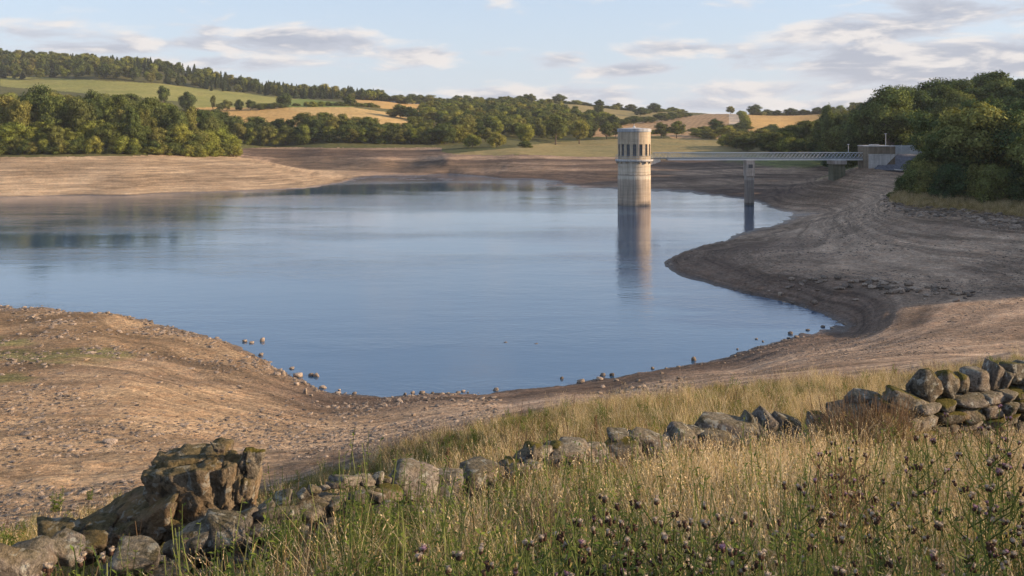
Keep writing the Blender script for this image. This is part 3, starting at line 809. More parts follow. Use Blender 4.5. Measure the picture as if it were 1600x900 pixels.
# fence above it
fe = empty('crest_fence', (wx(1399, 219), 221.0, zm), 0, 'blue grey palisade fence along the dam crest right of the abutment', 'fence')
fx = 9.5; fh = 2.25
pm_ = MB(); pm_.box(-.06, .06, -.06, .06, 0, fh + .1); pmx = pm_.mesh('post', M['steel_light'])
for k in range(5): obj('post', pmx, fe, (k * fx / 4, 0, 0))
sm_ = MB(); sm_.box(-.06, .06, -.10, -.075, .05, fh); smx = sm_.mesh('pale', M['fence'])
for k in range(58): obj('pale', smx, fe, (.1 + k * (fx - .2) / 57, 0, 0))
for zz in (.35, fh - .35):
    m = MB(); m.box(0, fx, -.07, -.02, zz, zz + .07); m.build('rail', M['steel_light'], fe)
# lamp posts
def lamp(px, py0, py1, y, lab):
    x = wx(px, y); z0 = z_of(py1, y); z1_ = z_of(py0, y)
    e = empty('lamp_post', (x, y, z0), 0, lab, 'lamp post')
    m = MB(); m.bar((0, 0, 0), (0, 0, z1_ - z0), .07, 8, .045); m.build('pole', M['steel_light'], e)
    m = MB(); m.box(-.28, .22, -.1, .1, z1_ - z0, z1_ - z0 + .14); m.build('lamp_head', M['steel_light'], e)
lamp(1325.5, 226, 238.4, 219.2, 'short pale lamp post on the footbridge near its right end')
lamp(1384, 209.5, 227.4, 218, 'tall slim pale lamp post standing on the stone abutment')

# ================================================================== trees
def ico(sub):
    bm = bmesh.new(); bmesh.ops.create_icosphere(bm, subdivisions=sub, radius=1.0)
    bm.verts.ensure_lookup_table()
    V = np.array([v.co[:] for v in bm.verts]); Fc = np.array([[v.index for v in f.verts] for f in bm.faces]); bm.free()
    return V, Fc
ICO1 = ico(1); ICO2 = ico(2); ICO3 = ico(3); ICO5 = ico(5)
def rdirs(rs, n):
    d = rs.normal(size=(n, 3)); return d / np.linalg.norm(d, axis=1)[:, None]
def leaf_cloud(rs, lobes, nleaf, size, droop=0.0, jit=.75, aspect=.62):
    """leaf faces spread through the outer shell of many lobes; returns verts, quads"""
    c = np.array([l[0] for l in lobes]); r = np.array([l[1] for l in lobes])
    p = r.mean(1) ** 2; p = p / p.sum()
    k = rs.choice(len(lobes), nleaf, p=p); d = rdirs(rs, nleaf)
    sh = rs.uniform(.72, 1.12, nleaf) ** 1.0
    bumpy = 1 + .16 * np.sin(d[:, 0] * 9 + k) * np.sin(d[:, 1] * 8 + 2 * k) + .1 * np.sin(d[:, 2] * 13 + k * .7)
    pos = c[k] + d * r[k] * (sh * bumpy)[:, None]
    # drop the leaves buried inside a neighbour
    keep = np.ones(nleaf, bool)
    for i in range(len(lobes)):
        q = (pos - c[i]) / r[i]; keep &= ~(((q ** 2).sum(1) < .62) & (k != i))
    pos = pos[keep]; d = d[keep]; k = k[keep]
    n = d + rdirs(rs, len(d)) * jit; n[:, 2] += .15; n /= np.linalg.norm(n, axis=1)[:, None]
    u = np.cross(n, rdirs(rs, len(n))); u /= np.linalg.norm(u, axis=1)[:, None]; v = np.cross(n, u)
    s = size * rs.uniform(.6, 1.4, len(n))[:, None]
    a = pos - u * s; b = pos + v * s * aspect - n * s * .18; cc = pos + u * s; e = pos - v * s * aspect - n * s * .18
    V = np.stack([a, b, cc, e], 1).reshape(-1, 3); Q = np.arange(len(V)).reshape(-1, 4)
    return V, Q
def crown(seed, kind, nleaf, size, mat):
    """crown of a tree one unit high and about .8 wide; base at z = 0"""
    rs = np.random.RandomState(seed); lobes = []
    if kind == 'broad':   cz, ax, az_, z0, nl, lr = .56, .36, .42, .12, 44, .135
    elif kind == 'oak':  cz, ax, az_, z0, nl, lr = .56, .39, .43, .12, 30, .15
    elif kind == 'lone':  cz, ax, az_, z0, nl, lr = .60, .40, .36, .26, 38, .13
    elif kind == 'tall':  cz, ax, az_, z0, nl, lr = .56, .24, .44, .12, 36, .105
    elif kind == 'bush':  cz, ax, az_, z0, nl, lr = .44, .46, .46, .05, 32, .19
    elif kind == 'fir':   cz, ax, az_, z0, nl, lr = .5, .2, .5, .1, 22, .1
    for i in range(nl):
        d = rdirs(rs, 1)[0]
        if kind == 'fir':
            t = (i + .5) / nl; z = .12 + .82 * t; w = .20 * (1 - t) + .02; an = rs.uniform(0, 6.28)
            lobes.append((np.array([math.cos(an) * w * .5, math.sin(an) * w * .5, z]), np.array([w * .8 + .02, w * .8 + .02, .07]))); continue
        if i < 3: d = np.array([rs.uniform(-.3, .3), rs.uniform(-.3, .3), 1.0 if i == 0 else .7]); d /= np.linalg.norm(d)
        k = rs.uniform(.5, 1.08)
        p = np.array([d[0] * ax * k, d[1] * ax * k, cz + d[2] * az_ * k * (1.0 if d[2] > 0 else .85)])
        rr2 = lr * rs.uniform(.5, 1.45)
        p[2] = min(p[2], 1 - rr2 * .75); p[2] = max(p[2], z0 + rr2 * .3)
        lobes.append((p, np.array([rr2, rr2, rr2 * rs.uniform(.62, .85)])))
    if kind != 'fir': lobes.append((np.array([0, 0, cz]), np.array([ax * .62, ax * .62, az_ * .62])))
    V, Q = leaf_cloud(rs, lobes, nleaf, size)
    # dense inner masses so that no light leaks through the whole crown
    vs = [V]; fs = []; off_ = len(V); tri = []
    for (c, r) in lobes:
        iv, if_ = ICO1
        w = iv * r * .62 * rs.uniform(.8, 1.15, (len(iv), 1)) + c
        vs.append(w); tri.append(if_ + off_); off_ += len(iv)
    V = np.concatenate(vs); tri = np.concatenate(tri)
    me = bpy.data.meshes.new('crown_' + kind)
    me.vertices.add(len(V)); me.vertices.foreach_set('co', V.astype(np.float32).ravel())
    loops = np.concatenate([Q.ravel(), tri.ravel()]).astype(np.int32)
    me.loops.add(len(loops)); me.loops.foreach_set('vertex_index', loops)
    st = np.concatenate([np.arange(len(Q)) * 4, len(Q) * 4 + np.arange(len(tri)) * 3]).astype(np.int32)
    me.polygons.add(len(st)); me.polygons.foreach_set('loop_start', st)
    me.materials.append(mat); me.update(calc_edges=True)
    return me
def trunk(seed, kind):
    rs = random.Random(seed); m = MB(); top = {'oak': .5, 'broad': .5, 'lone': .55, 'tall': .6, 'bush': .3, 'fir': .9}[kind]
    pts = [(0, 0, -.05)]; x = y = 0
    for i in range(1, 6):
        x += rs.uniform(-.012, .012); y += rs.uniform(-.012, .012); pts.append((x, y, top * i / 5))
    m.tube(pts, [.034, .026, .022, .018, .013, .006], 7)
    if kind != 'fir':
        for i in range(6):
            k = rs.randint(1, 4); a = rs.uniform(0, 6.28); p = Vector(pts[k]); l = rs.uniform(.14, .26)
            q = p + Vector((math.cos(a) * l * .55, math.sin(a) * l * .55, l * .6)); e = q + Vector((math.cos(a) * l * .4, math.sin(a) * l * .4, l * .5))
            m.tube([p, q, e], [.012, .008, .003], 5)
    return m.mesh('trunk_' + kind, M['bark'], True)
PROTO = {}
def proto(key, kind, n, seeds, nleaf, size, mats):
    PROTO[key] = [[crown(s, kind, nleaf, size, M[mt]) for s in seeds for mt in mats], trunk(seeds[0], kind)]
proto('near', 'oak', 3, (1, 2, 3), 19000, .0165, ('leaf_near',))
proto('nearb', 'oak', 2, (14, 15), 19000, .0165, ('leaf_near_b',))
proto('nearbush', 'bush', 2, (4, 5), 16000, .021, ('leaf_near', 'leaf_near_b'))
proto('broad', 'broad', 3, (6, 7, 8), 12000, .017, ('leaf',))
proto('dark', 'broad', 2, (9, 10), 12000, .017, ('leaf_dark',))
proto('bright', 'broad', 2, (11, 12), 12000, .017, ('leaf_bright',))
proto('tall', 'tall', 2, (16, 17), 10000, .016, ('leaf', 'leaf_dark'))
proto('bush', 'bush', 2, (18, 19), 8000, .026, ('leaf', 'leaf_bright'))
proto('lone', 'lone', 3, (20, 21, 22), 7000, .020, ('leaf_dark', 'leaf'))
proto('fir', 'fir', 1, (23,), 5000, .018, ('leaf_fir',))
rt = random.Random(5)
NT_ = [0]
def tree(key, x, y, hgt, width, label, group=None, cat='tree', name=None, sink=0.0, z=None, trunk_=True):
    """width is the crown's breadth in metres"""
    z = h1(x, y) if z is None else z
    nm = name or {'fir': 'fir_tree', 'bush': 'bush', 'nearbush': 'bush'}.get(key, 'broadleaf_tree')
    e = empty(nm, (x, y, z - sink), rt.uniform(0, 6.28), label, cat, group)
    nat = {'broad': .88, 'dark': .88, 'bright': .88, 'near': .88, 'nearb': .88, 'tall': .60, 'bush': 1.2, 'nearbush': 1.2, 'lone': .92, 'fir': .42}[key]
    s = width / nat; sc = (s, s * rt.uniform(.9, 1.1), hgt)
    obj('crown', rt.choice(PROTO[key][0]), e, scale=sc)
    if trunk_: obj('trunk', PROTO[key][1], e, scale=(hgt * .9, hgt * .9, hgt))
    NT_[0] += 1
    return e
def wood(spec, n, ds, label, group, keys, hr, wr, pxr, Yr, jmin=.0, hfun=None, cond=None):
    """individual trees spread over a stretch of ground; ds = least spacing in metres"""
    pts = []; tries = 0
    while len(pts) < n and tries < n * 60:
        tries += 1
        Y = rt.uniform(*Yr); px = rt.uniform(*pxr); x = wx(px, Y)
        if cond and not cond(px, x, Y): continue
        if any((x - a) ** 2 + (Y - b) ** 2 < ds * ds for a, b, _ in pts): continue
        pts.append((x, Y, px))
    for (x, Y, px) in pts:
        k = rt.choice(keys); hh = rt.uniform(*hr); 
        if hfun: hh *= hfun(px, Y)
        wd = rt.uniform(*wr) * (hh / ((hr[0] + hr[1]) / 2)) ** .5
        if k == 'tall': wd *= .72
        tree(k, x, Y, hh, wd, label, group, sink=.4)
    return pts
ORD = 'first second third fourth fifth sixth seventh eighth ninth tenth eleventh twelfth thirteenth fourteenth fifteenth sixteenth seventeenth eighteenth nineteenth twentieth'.split()
def ordinal(i): return ORD[i] if i < 20 else '%d%s' % (i + 1, {1: 'st', 2: 'nd', 3: 'rd'}.get((i + 1) % 10, 'th'))
def edge_row(label, group, keys, line, n, hr, wr, cat='bush', name=None, jy=3):
    for i in range(n):
        t = (i + rt.random()) / n * (len(line) - 1); k = min(int(t), len(line) - 2); t -= k
        px = line[k][0] * (1 - t) + line[k + 1][0] * t; Y = line[k][1] * (1 - t) + line[k + 1][1] * t + rt.uniform(0, jy)
        hh = rt.uniform(*hr); tree(rt.choice(keys), wx(px, Y), Y, hh, rt.uniform(*wr), label if n > 40 else '%s, %s from the left' % (label, ordinal(i)), group, cat=cat, name=name, sink=.5)

# left shore wood (Y 322 to 400), tall behind, bright low growth in front
lf_edge = lambda px: np.interp(px, [-80, 0, 100, 200, 300, 365], [314, 318, 322, 330, 345, 372])
prof = lambda px, Y: np.interp(px, [-100, 0, 60, 150, 230, 300, 340, 370], [1.0, .98, 1.05, .95, 1.0, .92, .72, .55])
wood(0, 46, 6.5, 'tall broadleaf tree in the thick wood above the sandy left shore', 'trees of the left shore wood', ['broad', 'dark', 'tall', 'dark', 'broad'], (13.5, 21), (9, 15), (-60, 362), (330, 392), hfun=prof, cond=lambda px, x, Y: Y > lf_edge(px) + 9)
edge_row('leafy tree fronting the left shore wood', 'trees fronting the left shore wood', ['bright', 'broad', 'bright', 'bush'], [(-60, 320), (0, 324), (100, 328), (200, 336), (300, 351), (362, 376)], 26, (9, 13), (9, 12), cat='tree', name='broadleaf_tree')
edge_row('low green bush topping the sandy left shore', 'bushes along the left shore', ['bush'], [(-60, 315), (0, 319), (100, 323), (200, 331), (300, 346), (368, 370)], 34, (3.5, 7), (5.5, 8.5), jy=2)
for (px, Y, hh, w, lab) in [(205, 338, 17, 8, 'pale slender tree with a bare trunk standing in front of the dark left shore wood'),
                            (60, 345, 24, 17, 'largest dark round tree at the left end of the left shore wood')]:
    tree('lone' if w < 10 else 'dark', wx(px, Y), Y, hh, w, lab)
# wood climbing behind it
wood(0, 40, 9, 'round broadleaf tree on the slope behind the left shore wood', 'trees on the left slope', ['broad', 'dark', 'broad', 'bright'], (11, 14), (12, 16), (-60, 300), (430, 590),
     cond=lambda px, x, Y: Y < np.interp(px, [0, 40, 60, 150, 300], [640, 640, 590, 560, 520]))
# middle: far shore wood
mid_front = [(372, 470), (450, 476), (550, 478), (640, 482), (700, 490), (760, 505)]
edge_row('rounded tree fronting the far shore wood', 'trees fronting the far shore wood', ['broad', 'dark', 'bright', 'broad', 'bush'], mid_front, 36, (8, 12), (8, 12), cat='tree', name='broadleaf_tree')
wood(0, 44, 8, 'broadleaf tree in the dense wood across the far shore', 'trees of the far shore wood', ['broad', 'dark', 'broad', 'tall'], (8, 13), (9, 14), (300, 700), (484, 520))
# valley field trees behind and left of the tower
for (px, Y, hh, w, k, lab) in [(738, 452, 7, 9, 'bush', 'small round tree alone on the far grass just above the mud'), (776, 447, 8, 9, 'bush', 'dark bushy tree on the far grass left of the tower'),
    (868, 545, 19, 17, 'lone', 'spreading tree with visible trunk at the edge of the pasture left of the tower'), (822, 470, 12, 9, 'bright', 'yellow green tree at the left end of the valley pasture'),
    (905, 560, 15, 12, 'bright', 'bright green tree at the right end of the side valley wood'), (822, 452, 3.5, 8, 'bush', 'low dark bush on the pasture edge above the mud'),
    (948, 600, 13, 11, 'dark', 'dark round tree directly left of the tower roof'), (962, 604, 11, 10, 'lone', 'brownish tree touching the left side of the tower drum'),
    (1033, 610, 11, 12, 'dark', 'dark tree just right of the tower drum'), (1057, 612, 12, 12, 'lone', 'round tree second to the right of the tower drum'),
    (1095, 628, 6, 14, 'bush', 'low dark hedge bush on the valley field right of the tower'), (1118, 640, 13, 13, 'dark', 'dark tree left of the pale cut field corner'),
    (1136, 600, 10, 13, 'bright', 'leafy green tree below the pale field strip'), (1133, 520, 7, 9, 'bush', 'small bright bush on the pasture above the footbridge'),
    (1160, 640, 7, 9, 'dark', 'dark tree at the foot of the tree line by the right hand field')]:
    tree(k, wx(px, Y), Y, hh, w, lab)
# right of centre: wood behind the footbridge
wood(0, 34, 8, 'dark tree in the wood behind the right part of the footbridge', 'trees behind the footbridge', ['dark', 'broad', 'dark', 'tall'], (11, 15), (11, 14), (1205, 1420), (385, 520),
     hfun=lambda px, Y: np.interp(px, [1200, 1240, 1300, 1400], [.7, .85, 1.1, 1.3]))
edge_row('dark bush at the wood foot behind the footbridge', 'bushes behind the footbridge', ['bush', 'dark'], [(1200, 400), (1260, 372), (1330, 330), (1400, 290)], 22, (6, 10), (8, 11), jy=8)
wood(0, 14, 12, 'tall dark tree in the steep wood behind the abutment', 'trees behind the abutment', ['near', 'near', 'nearb'], (15, 19), (12, 15), (1290, 1440), (262, 370),
     hfun=lambda px, Y: np.interp(px, [1290, 1330, 1400], [.75, .95, 1.1]))
wood(0, 14, 7, 'low dark tree in the wood edge above the middle of the footbridge', 'trees above the middle of the footbridge', ['dark', 'broad'], (7, 10), (10, 13), (1148, 1215), (430, 520))
wood(0, 12, 9, 'tree in the thick hedge below the pale field strip', 'trees below the pale strip', ['dark', 'broad', 'bush'], (6, 9), (10, 14), (1095, 1210), (590, 680))
# big trees of the right hand skyline, one by one: px, Y, px row of the top, width in m
for (px, Y, top, w, k, lab) in [(1388, 250, 134, 17, 'nearb', 'largest domed tree of the right wood with sunlit top behind the abutment'),
    (1345, 262, 178, 12, 'near', 'dark tree stepping down left of the big domed tree'), (1292, 330, 160, 9, 'near', 'small dark tree at the left end of the right wood skyline'),
    (1440, 300, 150, 14, 'near', 'dark tree in the dip of the right wood skyline'), (1478, 290, 124, 19, 'nearb', 'broad brownish domed tree on the right wood skyline'),
    (1508, 285, 136, 15, 'near', 'dark tree between the two highest domes of the right wood'), (1558, 300, 112, 20, 'near', 'highest dark spreading tree near the right edge of the skyline'),
    (1598, 290, 122, 16, 'near', 'dark skyline tree cut by the right edge of the picture'), (1575, 235, 150, 16, 'nearb', 'sunlit green tree below the highest skyline tree'),
    (1470, 235, 190, 14, 'near', 'deep green tree below the skyline just right of the dam fence')]:
    x = wx(px, Y); z = h1(x, Y); hh = HC + (HZ - top) / F * Y - z
    tree(k, x, Y, hh, w, lab, z=z)
wood(0, 14, 13, 'tall tree in the body of the right hand wood', 'trees inside the right wood', ['near', 'nearb'], (13, 17), (12, 15), (1470, 1700), (200, 330))
shelfY = lambda px: float(np.interp(px, [1380, 1450, 1500, 1600, 1700], [154, 145, 139, 129, 120]))
# near right wood along the shore shelf: X about 62 and beyond
for (px, Y, top, w, k, lab) in [(1458, 142, 236, 7.5, 'near', 'dark leafy tree at the left end of the near right wood'), (1488, 137, 198, 10, 'nearb', 'leaning green tree at the left shoulder of the near right wood'),
    (1530, 133, 160, 14, 'nearb', 'tallest pale green tree of the near right wood'), (1590, 128, 168, 13, 'near', 'tall dark green tree at the right edge above the dry shelf'),
    (1500, 150, 178, 12, 'near', 'dark tree half hidden behind the tallest pale green tree'), (1640, 118, 165, 13, 'nearb', 'tree just beyond the right edge of the near right wood')]:
    Y = Y + shelfY(px) - float(np.interp(px, [1450, 1600], [134, 113]))
    x = wx(px, Y); z = h1(x, Y); hh = HC + (HZ - top) / F * Y - z
    tree(k, x, Y, hh, w, lab, z=z)
for q_, (px, Y, hh, w) in enumerate(sorted([(1420, 141, 3.6, 4.6), (1436, 138, 5.6, 5.5), (1450, 134, 6.2, 6.5), (1462, 129, 5.5, 6.5), (1487, 126, 6.2, 6.5), (1508, 123, 5.2, 6.0), (1532, 121, 6.0, 6.5), (1556, 118, 6.4, 6.5), (1580, 116, 5.5, 6.5), (1604, 114, 6.5, 7), (1411, 146, 2.6, 3.2), (1394, 141, 1.3, 2.2)])):
    Y = shelfY(px) + 3 + (q_ % 3)
    tree('nearbush', wx(px, Y), Y, hh, w, 'dense green bush along the dry right shore shelf, %s from the left' % ordinal(q_), 'bushes along the right shore shelf', cat='bush', sink=.3)
wood(0, 14, 11, 'tree of the near right wood behind the shore bushes', 'trees of the near right wood', ['near', 'nearb'], (10.5, 14), (9.5, 12), (1475, 1680), (140, 205), cond=lambda px, x, Y: Y > shelfY(px) + 14)
# field trees, hedges and skyline trees
LONE = [(445, 690, 10.5, 13, 'rounded lone tree at the lower right end of the upper pasture'), (333, 660, 9.5, 4.5, 'thin small topped tree in the hedge line above the orange field'), (355, 665, 8, 8, 'small tree second of the row along the pasture foot'),
  (374, 668, 8, 8, 'small tree third of the row along the pasture foot'), (392, 670, 7.5, 8, 'small tree last of the row along the pasture foot'), (344, 660, 6, 8, 'low dark tree at the start of the row along the pasture foot'),
  (292, 640, 13, 15, 'wide dark tree at the left end of the orange field'), (256, 630, 13, 9, 'tree with a clear trunk on the pasture edge above the left wood'), (488, 700, 4, 9, 'low round bush on the hedge between pasture and orange field'),
  (546, 720, 9, 13, 'dark wide tree at the right tip of the upper pasture'), (873, 1125, 11, 22, 'large round tree alone on the middle skyline'), (937, 1120, 9.5, 15, 'second round tree on the skyline right of the large lone one'),
  (960, 1090, 5, 14, 'low tree on the skyline hedge'), (842, 1120, 3.5, 26, 'flat dark clump on the skyline left of the lone tree'), (900, 1120, 5, 22, 'low bushy clump between the two skyline trees'),
  (965, 1110, 8, 16, 'round tree on the skyline hedge above the side valley'), (1022, 1080, 11, 20, 'round tree at the right end of the skyline hedge'), (1000, 1000, 10, 18, 'tree above the left end of the brown field'),
  (985, 1110, 7.5, 18, 'small skyline tree left of the brown field'), (1142, 970, 8.5, 11, 'small round tree alone on top of the brown field'), (1180, 975, 11, 19, 'large oak like tree on the right skyline'),
  (1199, 985, 6.5, 12, 'low tree right of the large skyline oak'), (1214, 985, 6, 14, 'low bushy tree on the right skyline'), (1236, 985, 8, 17, 'rounded tree above the golden field'), (1256, 985, 6, 16, 'low hedge tree above the golden field'),
  (1278, 985, 7.5, 17, 'tree at the right end of the golden field skyline'), (935, 940, 8, 13, 'grey green tree in the rough skyline pasture')]
for (px, Y, hh, w, lab) in LONE:
    k = 'bush' if hh < 5.6 else ('lone' if ('trunk' in lab or 'thin' in lab or 'row' in lab) else 'dark')
    tree(k, wx(px, Y), Y, hh * 1.3, w * .95, lab, sink=.3 if 'trunk' in lab or 'thin' in lab else hh * .22)
def hedge_trees(line, n, hr, wr, lab, grp, keys=('dark', 'broad', 'dark')):
    edge_row(lab, grp, list(keys), line, n, hr, wr, cat='tree', name='hedge_tree', jy=6)
hedge_trees([(640, 1040), (700, 1040), (780, 1080), (835, 1100)], 20, (9, 14), (13, 19), 'dark tree in the row along the middle skyline', 'trees along the middle skyline')
hedge_trees([(400, 672), (440, 680)], 6, (4, 5.5), (8, 11), 'low tree in the hedge right of the small tree row', 'hedge above the orange field')
hedge_trees([(460, 700), (545, 716), (590, 740)], 14, (2.5, 4.5), (7, 10), 'low bush in the hedge below fresh pasture', 'hedge below the fresh pasture', ('bush',))
hedge_trees([(1168, 720), (1165, 800), (1160, 900), (1157, 950)], 13, (4, 6), (8, 10), 'bright tree between pale strip and golden field', 'line of trees between the two fields', ('bright', 'bush'))
hedge_trees([(920, 720), (980, 800), (1040, 880), (1080, 960)], 14, (6, 9), (12, 16), 'tree in the hedge above the brown field', 'hedge above the brown field')
hedge_trees([(1000, 640), (1060, 680), (1150, 740)], 12, (3, 4), (8, 11), 'low bush in the hedge below the brown field', 'hedge below the brown field', ('bush',))
hedge_trees([(610, 660), (680, 640), (740, 700), (800, 760)], 16, (7, 11), (13, 17), 'dark tree in the belt right of the stubble', 'belt right of the stubble fields', ('dark', 'broad'))
hedge_trees([(545, 935), (600, 950), (640, 960)], 8, (7, 10), (13, 17), 'tree in the row left of the strip field', 'row above the strip field')
print('individual trees', NT_[0])

# far woods: nobody can count these; one object each, instanced crowns
hedge_trees([(842, 1118), (900, 1124), (960, 1110), (1045, 1110)], 34, (3, 5), (10, 16), 'dark bush in the long skyline hedge', 'skyline hedge left of the brown field', ('bush',))
hedge_trees([(1172, 975), (1230, 985), (1292, 985)], 14, (3, 5), (9, 14), 'bush in the skyline hedge of the golden field', 'skyline hedge of the golden field', ('bush',))
hedge_trees([(560, 955), (620, 962), (700, 1050)], 14, (4, 7), (12, 16), 'bush in the skyline hedge above the strip field', 'skyline hedge above the strip field', ('bush', 'dark'))
hedge_trees([(1000, 1010), (1040, 1120), (1070, 1150)], 8, (5, 8), (13, 17), 'tree in the hedge meeting the brown field skyline', 'hedge at the brown field skyline', ('bush', 'dark'))
def hidden_collection(name, meshes):
    c = bpy.data.collections.new(name)
    for i, me in enumerate(meshes):
        o = bpy.data.objects.new('%s_source_%02d' % (name, i), me); c.objects.link(o)
    return c
def scatter(name, coll, P_, rot, scl, idx, kind='stuff', parent=None):
    me = bpy.data.meshes.new(name)
    me.vertices.add(len(P_)); me.vertices.foreach_set('co', np.ascontiguousarray(P_, np.float32).ravel())
    for (nm, dat, typ, key) in (('rot', rot, 'FLOAT_VECTOR', 'vector'), ('scl', scl, 'FLOAT_VECTOR', 'vector'), ('idx', idx, 'INT', 'value')):
        a_ = me.attributes.new(nm, typ, 'POINT')
        a_.data.foreach_set(key, np.ascontiguousarray(dat, np.float32 if typ != 'INT' else np.int32).ravel())
    me.update()
    o = obj(name, me, parent); o['kind'] = kind
    g = bpy.data.node_groups.new(name, 'GeometryNodeTree')
    g.interface.new_socket('Geometry', in_out='INPUT', socket_type='NodeSocketGeometry')
    g.interface.new_socket('Geometry', in_out='OUTPUT', socket_type='NodeSocketGeometry')
    N = g.nodes; L = g.links
    gi = N.new('NodeGroupInput'); go = N.new('NodeGroupOutput'); ip = N.new('GeometryNodeInstanceOnPoints')
    ci = N.new('GeometryNodeCollectionInfo'); ci.inputs[0].default_value = coll
    ci.inputs['Separate Children'].default_value = True; ci.inputs['Reset Children'].default_value = True
    L.new(gi.outputs[0], ip.inputs['Points']); L.new(ci.outputs[0], ip.inputs['Instance'])
    ip.inputs['Pick Instance'].default_value = True
    for (nm, sock, dt) in (('rot', 'Rotation', 'FLOAT_VECTOR'), ('scl', 'Scale', 'FLOAT_VECTOR'), ('idx', 'Instance Index', 'INT')):
        na = N.new('GeometryNodeInputNamedAttribute'); na.data_type = dt; na.inputs[0].default_value = nm
        outp = [q for q in na.outputs if q.enabled and q.name == 'Attribute'][0]
        if sock == 'Rotation':
            er = N.new('FunctionNodeEulerToRotation'); L.new(outp, er.inputs[0]); L.new(er.outputs[0], ip.inputs[sock])
        else: L.new(outp, ip.inputs[sock])
    L.new(ip.outputs[0], go.inputs[0])
    md = o.modifiers.new('scatter', 'NODES'); md.node_group = g
    return o
far_src = [m_ for k in ('broad', 'dark', 'bright') for m_ in PROTO[k][0]]
fir_src = PROTO['fir'][0]
wood_c = hidden_collection('wood', far_src[:6] + fir_src)
def far_wood(name, n, ds, cond, pxr, Yr, hr, firs=0.0):
    pts = []; rs = np.random.RandomState(n)
    Y = rs.uniform(Yr[0], Yr[1], n * 6); px = rs.uniform(pxr[0], pxr[1], n * 6); X = (px - 800) * Y / F
    cell = {}
    for x, y, p in zip(X, Y, px):
        if not cond(p, y): continue
        k = (int(x // ds), int(y // ds))
        if k in cell: continue
        cell[k] = 1; pts.append((x, y, p))
        if len(pts) >= n: break
    pts = np.array(pts); z = h(pts[:, 0], pts[:, 1]) - .6
    hh = rs.uniform(hr[0], hr[1], len(pts)); wd = hh * rs.uniform(.8, 1.15, len(pts))
    idx = rs.randint(0, 6, len(pts)); f = rs.random_sample(len(pts)) < firs * (fbm(pts[:, 0] * .01, pts[:, 1] * .01, 2, 4) > .5)
    idx[f] = 6; wd[f] *= 1.0
    rot = np.zeros((len(pts), 3)); rot[:, 2] = rs.uniform(0, 6.28, len(pts))
    o = scatter(name, wood_c, np.stack([pts[:, 0], pts[:, 1], z], 1), rot, np.stack([wd, wd, hh], 1), idx)
    print(name, len(pts)); return o
tpx = [-80, 0, 100, 250, 400, 470, 560, 600]
top_edge = lambda px: np.interp(px, [-80, 0, 100, 250, 400, 470, 560, 640], [885, 885, 885, 888, 905, 910, 935, 960])
far_wood('hilltop_wood', 620, 9.5, lambda p, y: y > top_edge(p), (-80, 600), (880, 1160), (8.5, 16), .75)
far_wood('slope_wood', 260, 11, lambda p, y: (y < np.interp(p, [640, 700, 800, 830, 900, 960], [700, 900, 1080, 950, 830, 720])) and y > np.interp(p, [640, 700, 800, 950], [640, 660, 720, 700]), (660, 960), (640, 1090), (10, 14))
far_wood('right_ridge_wood', 140, 14, lambda p, y: True, (1285, 1600), (560, 1000), (9, 13))

far_wood('side_valley_wood', 90, 8.5, lambda p, y: y < np.interp(p, [690, 800, 900, 950], [660, 720, 700, 600]) and (p < 800 or y > np.interp(p, [800, 960], [545, 600])), (690, 950), (545, 720), (10, 13))
# the shore wood goes on past the right edge and throws its shade over the right bank
near_c = hidden_collection('shore_wood', PROTO['near'][0] + PROTO['nearb'][0])
pts = []
for i in range(400):
    Y = rt.uniform(84, 215); x = rt.uniform(Y * .60 + 5, Y * .60 + 70)
    x = max(x, 90 + rt.uniform(0, 6))
    if all((x - a) ** 2 + (Y - b) ** 2 > 49 for a, b in pts): pts.append((x, Y))
pts = np.array(pts[:150]); n = len(pts); hh = np.random.RandomState(3).uniform(13, 17.5, n) * np.interp(pts[:, 1], [84, 110], [.65, 1.0])
scatter('shore_wood_beyond', near_c, np.stack([pts[:, 0], pts[:, 1], h(pts[:, 0], pts[:, 1]) - .5], 1), np.stack([hh * 0, hh * 0, hh * 7], 1), np.stack([hh * .95, hh * .95, hh], 1), np.arange(n) % 5)

# ================================================================== stones
def stone_mesh(name, seed, ic, dims, nplanes=11, soft=.06, rough=.05, mat=None, flat=.0, smooth=True):
    """angular rock: a convex hull of random planes, edges softened, then roughened"""
    rs = np.random.RandomState(seed); V, Fc = ic
    n = rdirs(rs, nplanes); n[:6] = np.array([(1,0,0),(-1,0,0),(0,1,0),(0,-1,0),(0,0,1),(0,0,-1)]) + rs.normal(size=(6, 3)) * .16
    n /= np.linalg.norm(n, axis=1)[:, None]
    dist = rs.uniform(.66, .96, nplanes); dist[:6] = rs.uniform(.66, .86, 6)
    dots = V @ n.T
    t = np.where(dots > .05, dist / np.maximum(dots, .05), 9.0)
    if soft > 0: r = -soft * np.log(np.exp(-t / soft).sum(1))
    else: r = t.min(1)
    P_ = V * r[:, None]
    nz = np.array([mnoise.fractal(Vector(p * 2.3 + seed), 1.0, 2.1, 4) for p in P_])
    P_ = P_ * (1 + rough * nz)[:, None] * np.array(dims)
    return quads_fast(name, P_, Fc, mat, smooth, 3)
WS = [stone_mesh('wall_stone', 100 + i, ICO3, (.5, .5, .5), 7 + i % 4, .010, .035, M['wallstone'], smooth=False) for i in range(16)]
MS = [stone_mesh('mossy_stone', 140 + i, ICO3, (.5, .5, .5), 9, .035, .08, M['mossstone']) for i in range(6)]
SS = [stone_mesh('shore_stone', 160 + i, ICO2, (.5, .5, .5), 8, .012, .06, M['shorestone'], smooth=False) for i in range(8)]
DS = [stone_mesh('dark_shore_stone', 180 + i, ICO2, (.5, .5, .5), 8, .012, .06, M['darkstone'], smooth=False) for i in range(8)]
rw = random.Random(21)

